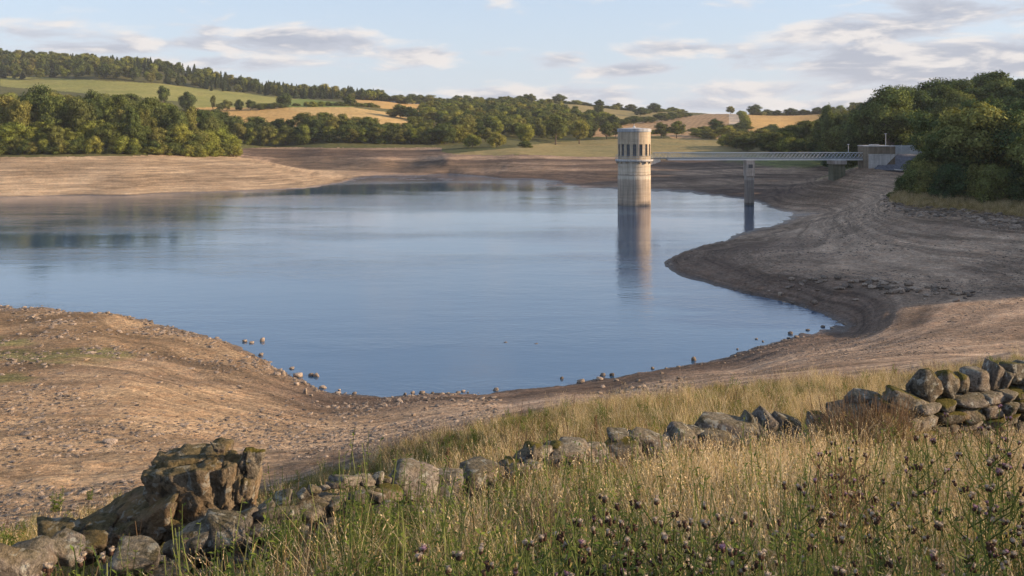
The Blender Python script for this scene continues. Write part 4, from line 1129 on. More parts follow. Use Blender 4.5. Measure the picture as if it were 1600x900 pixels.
# ---- the standing wall on the right with its cope of upright stones
WP0 = Vector((wx(1402, 12.25), 12.25)); WP1 = Vector((wx(1760, 14.1), 14.1)); wlen = (WP1 - WP0).length; wdir = (WP1 - WP0) / wlen
wang = math.atan2(wdir.y, wdir.x); wn = Vector((-wdir.y, wdir.x))
wall = empty('drystone_wall', (WP0.x, WP0.y, 14.0), 0, 'standing dry stone wall with mossy upright cope stones at the right edge', 'wall')
ztop = 15.22                       # underside of the cope
def wstone(src, s, zz, dims, off=0.0, rot=(0, 0, 0), lab=None, nm='stone'):
    p = WP0 + wdir * s + wn * off
    o = obj(nm, rw.choice(src), wall, (p.x - WP0.x, p.y - WP0.y, zz - 14.0), (rot[0], rot[1], wang + rot[2]), dims)
    if lab: o['label'] = lab
    return o
COURSES = [.20, .24, .17, .22, .13, .19, .15]
for row in (0, 1):
    zc = 13.95 + row * .06; ci = 0
    while zc < ztop - .05:
        hc = COURSES[ci % 7] * rw.uniform(.9, 1.1); ci += 1
        hc = min(hc, ztop - zc + .02)
        s = -.15 + rw.uniform(-.1, .1) + max(0, (zc - 14.45) * .35)
        while s < wlen:
            w = rw.uniform(.17, .46) * (1.2 if hc < .16 else 1.0); hh = hc
            if rw.random() < .12: w = rw.uniform(.3, .42); 
            wstone(WS if rw.random() < .78 else MS, s + w / 2, zc + hh / 2, (w * 1.22, .44, hh * 1.26), -.16 + row * .30 + rw.uniform(-.03, .03),
                   (rw.uniform(-.06, .06), rw.uniform(-.07, .07), rw.uniform(-.08, .08)))
            s += w
        zc += hc * .97
m = MB(); q0 = WP0 + wdir * .2; L_ = wlen - .25
m.box(0, L_, -.14, .14, 0, ztop - 14.0 - .06); c_ = m.build('rubble_core', M['mossstone'], wall, (q0.x - WP0.x, q0.y - WP0.y, 0)); c_.rotation_euler = (0, 0, wang)
# cope stones as the photograph shows them: px, width, height, lean, mossy
COPE = [(1408, .52, .30, .5, 1), (1437, .36, .42, .75, 1), (1465, .28, .38, .55, 1), (1487, .20, .33, .35, 1), (1511, .34, .40, .15, 0), (1537, .19, .42, .30, 0),
        (1551, .19, .29, .12, 0), (1567, .28, .38, -.05, 1), (1588, .30, .36, .3, 0), (1614, .34, .42, .2, 0), (1642, .28, .38, .1, 1), (1668, .3, .4, .2, 0), (1695, .3, .36, .1, 0), (1722, .3, .4, .15, 0), (1750, .3, .38, .1, 1)]
for (px, w, hh, lean, mossy) in COPE:
    s = (px - 1402) / (1760 - 1402) * wlen
    lift = .0 if px > 1420 else -.12
    wstone(MS if mossy else WS, s, ztop + hh * .40 + lift, (w * 1.38, .38, hh * 1.18), 0, (rw.uniform(-.05, .05), lean, rw.uniform(-.1, .1)), nm='cope_stone')
wstone(WS, (1583 - 1402) / 358 * wlen, ztop + .07, (.27, .3, .22), -.14)
# broken left end of the wall, moss covered, slumping to the left
for (ds_, dz, a_, b_, c1) in [(-.10, 15.12, .5, .5, .34), (-.32, 14.98, .45, .42, .34), (-.20, 14.80, .5, .4, .3), (-.45, 14.72, .42, .4, .3), (-.05, 14.62, .4, .4, .3), (-.38, 14.55, .5, .45, .3), (-.70, 14.58, .4, .4, .26), (.1, 14.95, .44, .42, .3)]:
    wstone(MS, ds_, dz, (a_, b_, c1), rw.uniform(-.1, .15), (rw.uniform(-.3, .3), rw.uniform(.1, .5), rw.uniform(-.5, .5)))

# ---- the collapsed wall: an irregular bank of stones across the foreground
RW = [(-60, 6.3), (20, 6.5), (110, 6.9), (200, 7.0), (300, 7.25), (420, 7.6), (520, 8.0), (620, 8.6), (730, 9.3), (850, 10.2), (960, 11.0), (1100, 12.0), (1230, 12.3), (1330, 12.3), (1392, 12.2)]
RWp = [Vector((wx(a, b), b)) for a, b in RW]
ruin = empty('collapsed_wall', (RWp[6].x, RWp[6].y, 15.1), 0, 'long collapsed bank of grey lichened stones running through the grass', 'wall')
seg = [(RWp[i + 1] - RWp[i]).length for i in range(len(RWp) - 1)]; tot = sum(seg)
def along(s):
    for i, l in enumerate(seg):
        if s <= l or i == len(seg) - 1:
            t = s / l; return RWp[i].lerp(RWp[i + 1], t), (RWp[i + 1] - RWp[i]).normalized(), RW[i][0] * (1 - t) + RW[i + 1][0] * t
        s -= l
def rstone(src, p, zz, dims, rot, nm='stone'):
    return obj(nm, rw.choice(src), ruin, (p.x - ruin.location.x, p.y - ruin.location.y, zz - ruin.location.z), rot, dims)
def pile_h(px): return float(np.interp(px, [-60, 100, 200, 330, 480, 620, 700, 800, 900, 1000, 1100, 1180, 1260, 1330, 1392], [.24, .22, .32, .60, .66, .62, .44, .36, .50, .34, .56, .46, .36, .36, .5]))
s = 0; cnt = 0
layers = [(-.36, .0, 1.0), (.0, .0, 1.0), (.36, .0, 1.0), (-.30, .33, .95), (.22, .33, 1.0), (-.20, .66, 1.0), (.10, .66, 1.0), (-.05, .98, .9)]
for (off_, lv, ks) in layers:
    s = rw.uniform(0, .3)
    while s < tot - .1:
        p, d, px = along(s); n_ = Vector((-d.y, d.x)); ph = pile_h(px); big = np.interp(px, [0, 300, 700, 1100, 1400], [.8, .85, .95, 1.2, 1.15])
        w = rw.uniform(.12, .27) * big
        if rw.random() < .08: w *= 1.4
        q = p + n_ * (off_ + rw.uniform(-.09, .09)) * (1.0 if lv < .9 else .6)
        g = h1(q.x, q.y)
        thick = w * rw.uniform(.30, .60)
        zz = g + lv * ph * .80 + thick * .30
        if lv == 0 or ph * lv > .16 or rw.random() < .3:
            tilt = .28 if lv < .9 else .45
            o = rstone(WS if rw.random() < .88 else MS, q, zz, (w * 1.25, w * rw.uniform(.8, 1.1) * 1.1, thick * 1.25), (rw.uniform(-tilt, tilt), rw.uniform(-tilt, tilt), rw.uniform(0, 6.28)))
            cnt += 1
        s += w * rw.uniform(.78, 1.0)
print('ruin stones', cnt)
# larger named pieces of the ruin: px, D, py of the centre, width m, height m, yaw, lean, mesh list
for (px, D, py, w, dpt, hh, yaw, rx, ry, src) in [
    (360, 7.3, 824, .46, .4, .26, .2, -.1, .12, WS), (300, 7.2, 845, .42, .36, .2, -.3, .3, -.15, WS), (415, 7.6, 815, .40, .4, .22, .7, 0, .3, WS),
    (640, 8.7, 752, .50, .45, .42, .3, .1, .35, WS), (690, 8.9, 765, .62, .5, .44, .1, .0, -.1, WS), (548, 8.2, 792, .36, .3, .24, .2, .1, .2, WS),
    (518, 8.1, 795, .30, .3, .26, .5, .3, .1, WS), (590, 8.4, 808, .40, .35, .2, 0, .05, .0, WS), (750, 9.4, 748, .62, .5, .4, .5, .1, .1, WS),
    (832, 10.0, 706, .26, .3, .28, .4, .0, .2, MS), (880, 10.3, 714, .56, .45, .3, .1, .25, .1, WS), (918, 10.6, 716, .5, .4, .36, .6, .1, .1, WS),
    (965, 10.9, 706, .42, .4, .32, .8, .1, -.3, MS), (985, 11.0, 700, .30, .4, .36, .3, .1, -.4, WS), (972, 11.1, 686, .5, .5, .2, .2, .1, .2, WS), (1010, 11.2, 690, .6, .45, .25, -.2, .1, .3, WS),
    (1060, 11.6, 688, .5, .5, .42, .5, .2, .6, WS), (1130, 12.1, 667, .92, .55, .30, -.12, .1, .16, WS), (1175, 12.2, 680, .42, .5, .62, .1, 0, .3, WS),
    (1123, 11.9, 690, .66, .5, .40, .05, .1, .1, WS), (1195, 12.3, 668, .50, .4, .55, .3, .2, .5, WS), (1230, 12.35, 665, .52, .4, .30, .2, .1, .3, WS), (1275, 12.4, 655, .30, .3, .3, .2, 0, 0, MS),
    (1345, 12.5, 622, .46, .3, .2, -.3, .2, .35, WS), (1330, 12.4, 650, .7, .45, .34, -.2, .2, -.2, WS), (1300, 12.4, 668, .6, .4, .3, .2, .2, .1, WS), (1392, 12.1, 700, .5, .5, .5, .6, .1, .3, WS),
    (45, 6.6, 872, .40, .40, .26, .3, .25, -.2, WS), (105, 6.8, 858, .34, .3, .2, .1, .3, .3, WS), (20, 6.3, 888, .4, .3, .3, .3, .3, .3, WS), (215, 6.9, 872, .40, .34, .2, .1, .2, .05, WS)]:
    rstone(src, Vector((wx(px, D), D)), HC - (py - HZ) * D / F, (w * 1.0, dpt * 1.0, hh * 1.05), (rx, ry, yaw))

# ---- the big weathered boulder: three upright slabs of rock and a long slanting ledge
def rock(name, seed, dims, loc, rot, parent, mat, planes=9, rough=.16, fiss=0.0, taper=0.0, nub=.10):
    rs = np.random.RandomState(seed); V, Fc = ICO5
    n = rdirs(rs, planes); n[:6] = np.array([(1,0,0),(-1,0,0),(0,1,0),(0,-1,0),(0,0,1),(0,0,-1)]) + rs.normal(size=(6, 3)) * .17
    n /= np.linalg.norm(n, axis=1)[:, None]; dist = rs.uniform(.85, 1.0, planes); dist[:6] = .78
    dots = V @ n.T; t = np.where(dots > .05, dist / np.maximum(dots, .05), 9.0); soft = .05
    P_ = V * (-soft * np.log(np.exp(-t / soft).sum(1)))[:, None]
    out = np.empty_like(P_)
    D_ = Vector(dims)
    for i, p in enumerate(P_):
        q = Vector((p[0] * dims[0], p[1] * dims[1], p[2] * dims[2])); n_ = q.normalized()
        w = q + Vector([mnoise.noise(q * 3 + Vector((seed, k * 7, 0))) for k in range(3)]) * .05
        d, pts = mnoise.voronoi(Vector((w.x * 4.6 + seed, w.y * 4.6, w.z * 2.5)))
        crack = max(0.0, .13 - (d[1] - d[0])) / .13; c = pts[0]
        cell = mnoise.noise(Vector((c.x * 3.7, c.y * 3.1, c.z * 5.3)))
        d2, p2 = mnoise.voronoi(w * 12 + Vector((0, seed, 0))); c2 = mnoise.noise(p2[0] * 2.3); cr2 = max(0.0, .10 - (d2[1] - d2[0])) / .10
        a = mnoise.fractal(q * 2.0 + Vector((seed, 0, 0)), 1.0, 2.0, 5); b = mnoise.fractal(q * 16 + Vector((0, seed, 0)), .8, 2.2, 4)
        disp = rough * .22 * a + cell * .042 - crack * fiss * .20 + c2 * .018 - cr2 * .012 + nub * .10 * b
        q2 = q + n_ * disp; out[i] = (q2.x / dims[0], q2.y / dims[1], q2.z / dims[2])
    out *= np.array(dims)
    if taper: out[:, 0] += out[:, 2] * -taper * (out[:, 0] < 0) * 1.0
    me = quads_fast(name, out, Fc, mat, True, 3)
    return obj(name, me, parent, loc, rot)
bD = 8.15
bz = lambda py, D=bD: HC - (py - HZ) * D / F
bx = wx(320, bD)
bould = empty('boulder', (bx, bD, bz(850)), 0, 'huge weathered boulder with moss on its flat top and dark fissures beside the sandy bank', 'boulder')
bl = lambda px, py, D=bD: (wx(px, D) - bx, D - bD, bz(py, D) - bz(850))
rock('rock_block', 41, (.37, .34, .44), bl(302, 774), (0, -.02, .06), bould, M['boulder'], 10, .20, .16, .22)
rock('rock_block', 48, (.17, .30, .44), bl(355, 770, bD + .03), (0, .10, -.1), bould, M['boulder'], 10, .22, .16, 0)
rock('rock_block', 47, (.13, .26, .36), bl(381, 777, bD + .08), (0, .16, .1), bould, M['boulder'], 10, .24, .16, 0)
rock('rock_knob', 58, (.10, .14, .26), bl(386, 738, bD + .05), (0, .28, .2), bould, M['mossstone'], 8, .10, .05, 0)
rock('rock_knob', 53, (.07, .08, .055), bl(344, 703), (0, .1, .2), bould, M['wallstone'], 8, .08, 0, 0)
rock('rock_knob', 54, (.24, .25, .07), bl(300, 722, bD + .1), (.0, .04, .1), bould, M['boulder'], 8, .14, 0, 0)
rock('rock_ledge', 61, (.52, .36, .20), bl(215, 822, bD - .15), (.12, -.42, .08), bould, M['boulder'], 9, .22, .14, 0)
rock('rock_ledge', 62, (.36, .30, .15), bl(118, 846, bD - .35), (.2, -.10, .1), bould, M['boulder'], 8, .2, .12, 0)
rock('rock_block', 63, (.34, .25, .16), bl(318, 838, bD - .2), (.0, .05, .1), bould, M['boulder'], 8, .2, .12, 0)

# ---- single stones along the waterline and on the mud
def shore_stone(px, py, wpx, hpx, label, src=SS, group=None, dz=0.0, upright=False):
    x, y, z = hit(px, min(py, 616)) if py < 616 else hit(px, py)
    if z < 0.02:
        y = HC * F / (py - HZ); x = wx(px, y); z = 0.0
    w = wpx * y / F * .85; hh = hpx * y / F * .8
    o = obj('stone', rw.choice(src), None, (x, y, z + hh * .30), (rw.uniform(-.15, .15), rw.uniform(-.15, .15), rw.uniform(-.4, .4)), (w * 1.25, w * 1.05, hh * 1.3))
    tag(o, label, 'stone', group); return o
for a_ in [(410, 533, 9, 8, 'pale rounded stone at the tip of the small spit in the water'), (382, 534, 8, 5, 'dark low stone in the middle of the small spit'), (393, 536, 8, 4, 'flat dark stone just behind the tip of the spit'),
  (408, 555, 8, 6, 'stone at the edge of the left bank below the spit'), (442, 586, 8, 9, 'squarish sunlit stone near the left bank waterline'), (433, 587, 12, 6, 'long grey stone beside the squarish sunlit one'),
  (465, 589, 16, 9, 'largest brown block on the left bank waterline'), (463, 603, 9, 7, 'pale stone below the largest brown block'), (474, 601, 8, 7, 'bright stone right of the brown block'), (477, 616, 7, 13, 'upright pointed pale stone on the left bank'),
  (494, 588, 9, 7, 'pale stone at the point where the left bank juts out'), (486, 587, 9, 6, 'stone beside the jutting point of the left bank'), (504, 606, 12, 5, 'flat stone in the shallows right of the jutting point'),
  (456, 576, 9, 4, 'dark flat stone in the water beside the left bank'), (530, 610, 5, 3, 'tiny dark stone at the waterline right of the flat one'), (554, 615, 8, 4, 'low stone at the bottom corner of the water'),
  (486, 619, 6, 4, 'small pale stone beside the upright one'), (168, 491, 7, 5, 'pale stone on the far edge of the left bank'), (30, 524, 8, 5, 'pale stone on the green patch of the left bank')]:
    shore_stone(*a_)
for i, (px, py, w, hh) in enumerate([(633, 615, 5, 5), (645, 613, 7, 6), (660, 613, 11, 6), (676, 614, 6, 3), (690, 614, 6, 3), (699, 614, 8, 4), (716, 612, 8, 4), (724, 610, 7, 4), (731, 612, 4, 3)]):
    o_ = ['first', 'second', 'third', 'fourth', 'fifth', 'sixth', 'seventh', 'eighth', 'last'][i]
    shore_stone(px, py + 2, w, hh, '%s from the left of the yellowish stones at the bottom edge of the water' % o_, DS if i % 3 == 0 else SS)
for a_ in [(775, 610, 9, 6, 'dark stone alone at the waterline right of the yellowish row'), (878, 592, 6, 5, 'small dark stone standing in the water off the near shore'), (908, 598, 15, 7, 'large brown rounded stone at the near waterline'),
  (937, 594, 14, 6, 'long low stone right of the large rounded one'), (942, 587, 9, 6, 'dark stone in the shallows above the long low one'), (956, 587, 8, 6, 'second dark stone in the shallows above the long low one'),
  (963, 596, 9, 5, 'brown stone at the left end of the near rubble patch'), (1020, 576, 7, 4, 'flat dark stone in the water above the near shore'), (1040, 577, 4, 3, 'tiny stone at the waterline on the near shore'), (1060, 574, 7, 3, 'flat stone at the near waterline'),
  (1084, 563, 8, 8, 'round dark boulder standing in the water off the near shore'), (1095, 571, 5, 3, 'small stone below the round dark boulder'), (1152, 546, 4, 3, 'tiny dark stone in the water short of the inlet'), (1148, 558, 5, 4, 'small stone on the near bank of the inlet'),
  (1182, 530, 5, 3, 'small stone in the water of the inlet'), (1192, 534, 4, 3, 'little dark stone just off the inlet shore'), (1235, 522, 9, 5, 'dark stone in the water at the mouth of the inlet'), (1232, 529, 6, 3, 'flat stone below the dark one in the inlet'), (1245, 528, 10, 4, 'long dark stone at the inlet waterline'),
  (1262, 516, 8, 3, 'flat dark stone farther into the inlet'), (1286, 511, 7, 4, 'last dark stone near the tip of the inlet'), (1220, 463, 8, 8, 'brown upright block on the far bank of the inlet'), (1273, 474, 10, 7, 'pale tilted stone on the far bank of the inlet'),
  (1338, 471, 10, 4, 'flat stone on the mud above the inlet tip'), (646, 650, 7, 6, 'small pale square stone alone on the brown mud of the near shore'), (140, 768, 9, 5, 'pale stone on the sandy bank left of the boulder'), (172, 692, 24, 8, 'flat pale slab on the sandy left bank'),
  (40, 681, 18, 6, 'flat dark slab on the sandy left bank near the left edge'), (830, 657, 9, 5, 'dark stone on the pale track above the grass'),
  (1480, 440, 7, 6, 'single pale stone above the rubble band on the right bank')]:
    shore_stone(*a_, src=DS if 'dark' in a_[4] else SS)
for i, (px, py) in enumerate([(790, 535), (838, 537)]):
    y = HC * F / (py - HZ); o = obj('stone', DS[i], None, (wx(px, y), y, -.02), (0, 0, .4), (.42, .3, .14)); tag(o, ['left', 'right'][i] + ' one of two tiny dark stones breaking the open water', 'stone')

# rubble bands on the right bank and the near shore: the largest stones one by one
rr_n = 0
def rubble(n, polyline, spread, size, label, group, src):
    global rr_n
    for i in range(n):
        t = rw.random() * (len(polyline) - 1); k = min(int(t), len(polyline) - 2); t -= k
        px = polyline[k][0] * (1 - t) + polyline[k + 1][0] * t + rw.gauss(0, 6); py = polyline[k][1] * (1 - t) + polyline[k + 1][1] * t + rw.gauss(0, spread)
        x, y, z = hit(px, py); w = rw.uniform(*size)
        o = obj('stone', rw.choice(src), None, (x, y, z + w * .16), (rw.uniform(-.3, .3), rw.uniform(-.3, .3), rw.uniform(0, 6.28)), (w * 1.3, w, w * rw.uniform(.4, .75)))
        tag(o, label, 'stone', group); rr_n += 1
rubble(70, [(1225, 447), (1300, 446), (1360, 448), (1420, 455), (1480, 460), (1520, 462)], 5, (.30, .75), 'loose brown stone in the rubble band across the right bank', 'rubble band on the right bank', DS + SS)
rubble(18, [(1340, 444), (1380, 447), (1420, 455)], 4, (.6, .95), 'one of the larger blocks heaped in the middle of the right bank rubble', 'larger blocks of the rubble band', SS + DS)
rubble(34, [(915, 628), (960, 612), (1020, 606), (1090, 598)], 6, (.18, .36), 'loose stone in the rubble patch on the near shore', 'near shore rubble patch', SS + DS)
# small stones: nobody could count them
pebble_c = hidden_collection('pebble', SS[:4] + DS[:4])
def pebbles(name, n, pyr, pxr, dens, size, idx_lo=0, idx_hi=8, seed=1):
    """spread over the mud, evenly on the ground as seen"""
    rs = np.random.RandomState(seed)
    Y = np.exp(rs.uniform(math.log(pyr[0]), math.log(pyr[1]), n)); px = rs.uniform(pxr[0], pxr[1], n); X = (px - 800) * Y / F
    z = h(X, Y); keep = (z > -.12) & (Y > grass_edge(X, Y) - 1.0) & (rs.random_sample(n) < dens(px, X, Y, z)); X = X[keep]; Y = Y[keep]; z = z[keep]
    k = len(X); s = size[0] * (size[1] / size[0]) ** (rs.random_sample(k) ** 3.2); s = s * np.clip(Y / 60, .55, 2.0)
    rot = np.stack([rs.uniform(-.3, .3, k), rs.uniform(-.3, .3, k), rs.uniform(0, 6.28, k)], 1)
    scl = np.stack([s * 1.2, s, s * rs.uniform(.22, .55, k)], 1)
    o = scatter(name, pebble_c, np.stack([X, Y, z + s * .04], 1), rot, scl, rs.randint(idx_lo, idx_hi, k)); print(name, k); return o
cl = lambda X, Y, f, s: np.clip((fbm(X * f, Y * f, 4, s) - .42) * 5, .06, 1)
pebbles('left_bank_stones', 60000, (21, 96), (-60, 780), lambda px, X, Y, z: cl(X, Y, .16, 61) * np.where(px < 600, 1, .6), (.05, .42), 0, 8, 3)
pebbles('waterline_stones', 60000, (56, 125), (-20, 1340), lambda px, X, Y, z: np.clip(1 - abs(z - .12) / .35, 0, 1) * .8 * cl(X, Y, .3, 64) * np.where(px < 530, 1.0, .3), (.07, .36), 0, 8, 4)
pebbles('near_shore_stones', 26000, (28, 60), (600, 1500), lambda px, X, Y, z: cl(X, Y, .2, 62) * np.where((px > 880) & (px < 1260), 1.0, .35), (.045, .17), 0, 8, 5)
pebbles('right_bank_stones', 34000, (55, 215), (1030, 1640), lambda px, X, Y, z: cl(X, Y, .12, 63) * np.clip(z / 2 + .15, 0, 1), (.05, .20), 3, 8, 6)
pebbles('shelf_stones', 9000, (105, 175), (1350, 1640), lambda px, X, Y, z: np.clip(1 - abs(z - 6.1) / .7, 0, 1) * (X > 55), (.18, .6), 0, 8, 7)

# ================================================================== grass and flowers
def blade_set(seed, n, rad, hgt, width, lean, curl, seg=3, head=0.0, mats=None, mi_fn=None, straight=.5):
    """a tuft of ribbon blades, one mesh"""
    rs = np.random.RandomState(seed); V = []; Fq = []; MI = []
    for i in range(n):
        a = rs.uniform(0, 6.28); r0 = rad * math.sqrt(rs.random_sample()); b = rs.uniform(0, 6.28)
        hh = hgt * rs.uniform(.55, 1.1); ln = lean * rs.uniform(.3, 1.3); cu = curl * rs.uniform(.3, 1.5); w = width * rs.uniform(.7, 1.3)
        base = np.array([math.cos(a) * r0, math.sin(a) * r0, -.03]); d = np.array([math.cos(b), math.sin(b), 0])
        t_ = rs.uniform(0, 3.14); side = np.array([math.cos(t_), math.sin(t_), 0])
        k0 = len(V); mi = mi_fn(rs) if mi_fn else 0
        for s in range(seg + 1):
            t = s / seg; p = base + d * hh * (ln * t + cu * t * t) + np.array([0, 0, hh * (t - .35 * cu * t * t)])
            ww = w * (1 - t * .85) if s < seg else w * .12
            V.append(p - side * ww / 2); V.append(p + side * ww / 2)
        for s in range(seg): Fq.append((k0 + 2 * s, k0 + 2 * s + 1, k0 + 2 * s + 3, k0 + 2 * s + 2)); MI.append(mi)
        if head and rs.random_sample() < head:
            # feathery seed head: short faces along the top of the stalk
            top = np.array(V[-1]); dirn = top - np.array(V[-3]); dirn /= np.linalg.norm(dirn) + 1e-6; hl = hh * .17
            for s in range(6):
                q = top - dirn * hl * (s / 6.0); u = rs.normal(size=3) * .3 + dirn; u /= np.linalg.norm(u); l = .016 + .012 * rs.random_sample()
                sd = np.cross(u, rs.normal(size=3)); sd /= np.linalg.norm(sd) + 1e-6; k1 = len(V)
                V += [q, q + u * l * .5 + sd * .0035, q + u * l, q + u * l * .5 - sd * .0035]; Fq.append((k1, k1 + 1, k1 + 2, k1 + 3)); MI.append(mi)
    me = quads_fast('tuft', np.array(V), np.array(Fq), mats, False)
    me.polygons.foreach_set('material_index', MI); return me
def weed_set(seed, n, hgt, leafn, leafl, mats, stem_w=.004, spread=.25, rad=.1):
    rs = np.random.RandomState(seed); V = []; Fq = []; MI = []
    def ribbon(p, q, w, mi):
        s = np.cross(q - p, rs.normal(size=3)); s /= np.linalg.norm(s) + 1e-9; k = len(V)
        V.extend([p - s * w, p + s * w, q + s * w * .6, q - s * w * .6]); Fq.append((k, k + 1, k + 2, k + 3)); MI.append(mi)
    for i in range(n):
        a = rs.uniform(0, 6.28); r0 = rad * math.sqrt(rs.random_sample()); p = np.array([math.cos(a) * r0, math.sin(a) * r0, -.02]); b = rs.uniform(0, 6.28)
        hh = hgt * rs.uniform(.6, 1.1); q0 = p
        for s in range(4):
            q = q0 + np.array([math.cos(b) * spread * hh / 4, math.sin(b) * spread * hh / 4, hh / 4]) + rs.normal(size=3) * .008
            ribbon(q0, q, stem_w, 0)
            for j in range(leafn):
                t = rs.random_sample(); c = q0 * (1 - t) + q * t; an = rs.uniform(0, 6.28); up = rs.uniform(-.1, .9)
                d = np.array([math.cos(an), math.sin(an), up]); d /= np.linalg.norm(d); l = leafl * rs.uniform(.5, 1.2) * (1.15 - s * .18)
                sd = np.cross(d, np.array([0, 0, 1.0])) + rs.normal(size=3) * .2; sd /= np.linalg.norm(sd); wl = l * .17
                m1 = c + d * l * .5 + sd * wl; m2 = c + d * l * .5 - sd * wl; e = c + d * l + np.array([0, 0, -l * .15]); k = len(V)
                V.extend([c, m1, e, m2]); Fq.append((k, k + 1, k + 2, k + 3)); MI.append(1)
            q0 = q
    me = quads_fast('weed', np.array(V), np.array(Fq), mats, False); me.polygons.foreach_set('material_index', MI); return me
pick = lambda *w: (lambda rs: int(rs.choice(len(w), p=np.array(w) / sum(w))))
STR = [M['straw'], M['gold'], M['green'], M['brown']]
T_straw = [blade_set(300 + i, 60, .14, .62, .0046, .14, .20, 4, .42, STR, pick(8, 1.6, .6, .8)) for i in range(5)]
T_bent = [blade_set(310 + i, 34, .16, .58, .0048, .42, .5, 4, .15, STR, pick(7, 1.5, .5, 1.2)) for i in range(3)]
T_green = [blade_set(320 + i, 70, .14, .34, .0055, .2, .35, 3, 0, STR, pick(.8, 1.5, 7, .3)) for i in range(4)]
T_fine = [blade_set(330 + i, 80, .20, .30, .006, .2, .3, 2, .2, STR, pick(1.6, 5.5, 2.4, .9)) for i in range(4)]
T_fineg = [blade_set(340 + i, 80, .20, .28, .007, .2, .3, 2, 0, STR, pick(.2, 1.8, 6, .3)) for i in range(3)]
T_weed = [weed_set(350 + i, 9, .42, 7, .075, [M['thistle_green'], M['weed']]) for i in range(4)]
T_dead = [weed_set(360 + i, 7, .62, 5, .03, [M['brown'], M['brown']], .003, .2) for i in range(2)]
T_wild = [weed_set(365 + i, 5, .8, 5, .05, [M['thistle_green'], M['weed']], .003, .18) for i in range(2)]
ALLT = T_straw + T_bent + T_green + T_fine + T_fineg + T_weed + T_dead + T_wild
grass_c = hidden_collection('tuft', ALLT)
IDX = {}; k_ = 0
for nm, L_ in (('straw', T_straw), ('bent', T_bent), ('green', T_green), ('fine', T_fine), ('fineg', T_fineg), ('weed', T_weed), ('dead', T_dead), ('wild', T_wild)):
    IDX[nm] = (k_, k_ + len(L_)); k_ += len(L_)
def sow(name, n, Dr, pxr, kinds, weight, scale=(.8, 1.2), seed=1, tilt=.10, zoff=0.0, power=2.0, wind=.08):
    """tufts at an even density on the ground; kinds = list of (kind, weight function)"""
    rs = np.random.RandomState(seed); u = rs.random_sample(n)
    Y = (Dr[0] ** power + u * (Dr[1] ** power - Dr[0] ** power)) ** (1 / power); px = rs.uniform(pxr[0], pxr[1], n); X = (px - 800) * Y / F
    keep = rs.random_sample(n) < weight(px, X, Y); px = px[keep]; X = X[keep]; Y = Y[keep]; k = len(X)
    ws = np.stack([np.broadcast_to(f(px, X, Y), (k,)) for _, f in kinds], 1).astype(float); cs = ws.cumsum(1); cs /= cs[:, -1:]
    which = (rs.random_sample((k, 1)) > cs).sum(1); idx = np.zeros(k, int)
    for i, (kd, _) in enumerate(kinds):
        m_ = which == i; a_, b_ = IDX[kd]; idx[m_] = rs.randint(a_, b_, m_.sum())
    z = h(X, Y) + zoff; s = rs.uniform(scale[0], scale[1], k)
    rot = np.stack([rs.normal(0, tilt, k), rs.normal(-wind * 0, tilt, k), rs.uniform(0, 6.28, k)], 1)
    o = scatter(name, grass_c, np.stack([X, Y, z], 1), rot, np.stack([s, s, s * rs.uniform(.85, 1.15, k)], 1), idx); print(name, k); return o
def ruinD(px): return np.interp(px, [a for a, _ in RW], [b for _, b in RW])
gz = lambda X, Y, f, s, lo=.42, hi=.6: sm(fbm(X * f, Y * f, 3, s), lo, hi)
one = lambda px, X, Y: 1.0
rgt = lambda px: sm(px, 900, 1250)
# in front of the walls: tall straw on the right, mixed in the middle, short on the left
sow('tall_dry_grass', 15500, (3.0, 14.2), (330, 1900),
    [('straw', lambda px, X, Y: (.25 + 1.6 * rgt(px)) * np.interp(Y, [3.2, 4.6, 5.6], [.12, .5, 1.0])), ('bent', lambda px, X, Y: .5 + .3 * gz(X, Y, 1.1, 71)), ('green', lambda px, X, Y: 1.4 * gz(X, Y, .9, 72, .47, .57) * (1 - .5 * rgt(px)) + .10), ('dead', lambda px, X, Y: .06 + 0 * px)],
    lambda px, X, Y: np.where(Y < ruinD(px) - np.interp(px, [300, 700, 1100, 1300, 1400], [2.4, 2.7, 2.9, 2.4, 3.6]) + (fbm(X, Y, 2, 91) - .5) * 1.2, 1.0, 0.0) * np.interp(px, [330, 600, 900, 1200], [.15, .4, .8, 1.0]) * np.where(Y > 8, .6, 1.0) * np.interp(Y, [3, 4, 5], [.35, .6, 1.0]),
    (.50, 1.15), 11, tilt=.2)
sow('short_mixed_grass', 15000, (2.6, 12.6), (-260, 1900),
    [('fine', lambda px, X, Y: 1.0 - .5 * rgt(px)), ('green', lambda px, X, Y: .15 + .5 * gz(X, Y, .9, 73)), ('weed', lambda px, X, Y: .12 + .4 * gz(X, Y, .8, 74)), ('dead', lambda px, X, Y: .22 + 0 * px)],
    lambda px, X, Y: np.where(Y < ruinD(px) - np.interp(px, [150, 300, 700, 850, 1300], [.3, 1.1, 1.1, .5, .3]) - (fbm(X * 1.3, Y * 1.3, 2, 95) - .5), 1.0, 0.0) * np.interp(px, [-260, 600, 1300], [1.0, .9, .8]), (.45, .85), 12)
sow('green_weeds', 9500, (2.3, 7.5), (100, 1900),
    [('weed', one), ('green', lambda px, X, Y: .45 + 0 * px), ('wild', lambda px, X, Y: .5 + 0 * px)],
    lambda px, X, Y: np.interp(Y, [2.4, 4.0, 5.2, 7.5], [1.0, .95, .55, .3]) * (.15 + .85 * gz(X, Y, .9, 75, .40, .52)) * np.interp(px, [100, 600, 1100, 1300], [.15, .45, .8, 1.0]) * np.where(Y < ruinD(px) - .5, 1.0, 0), (.7, 1.15), 13)
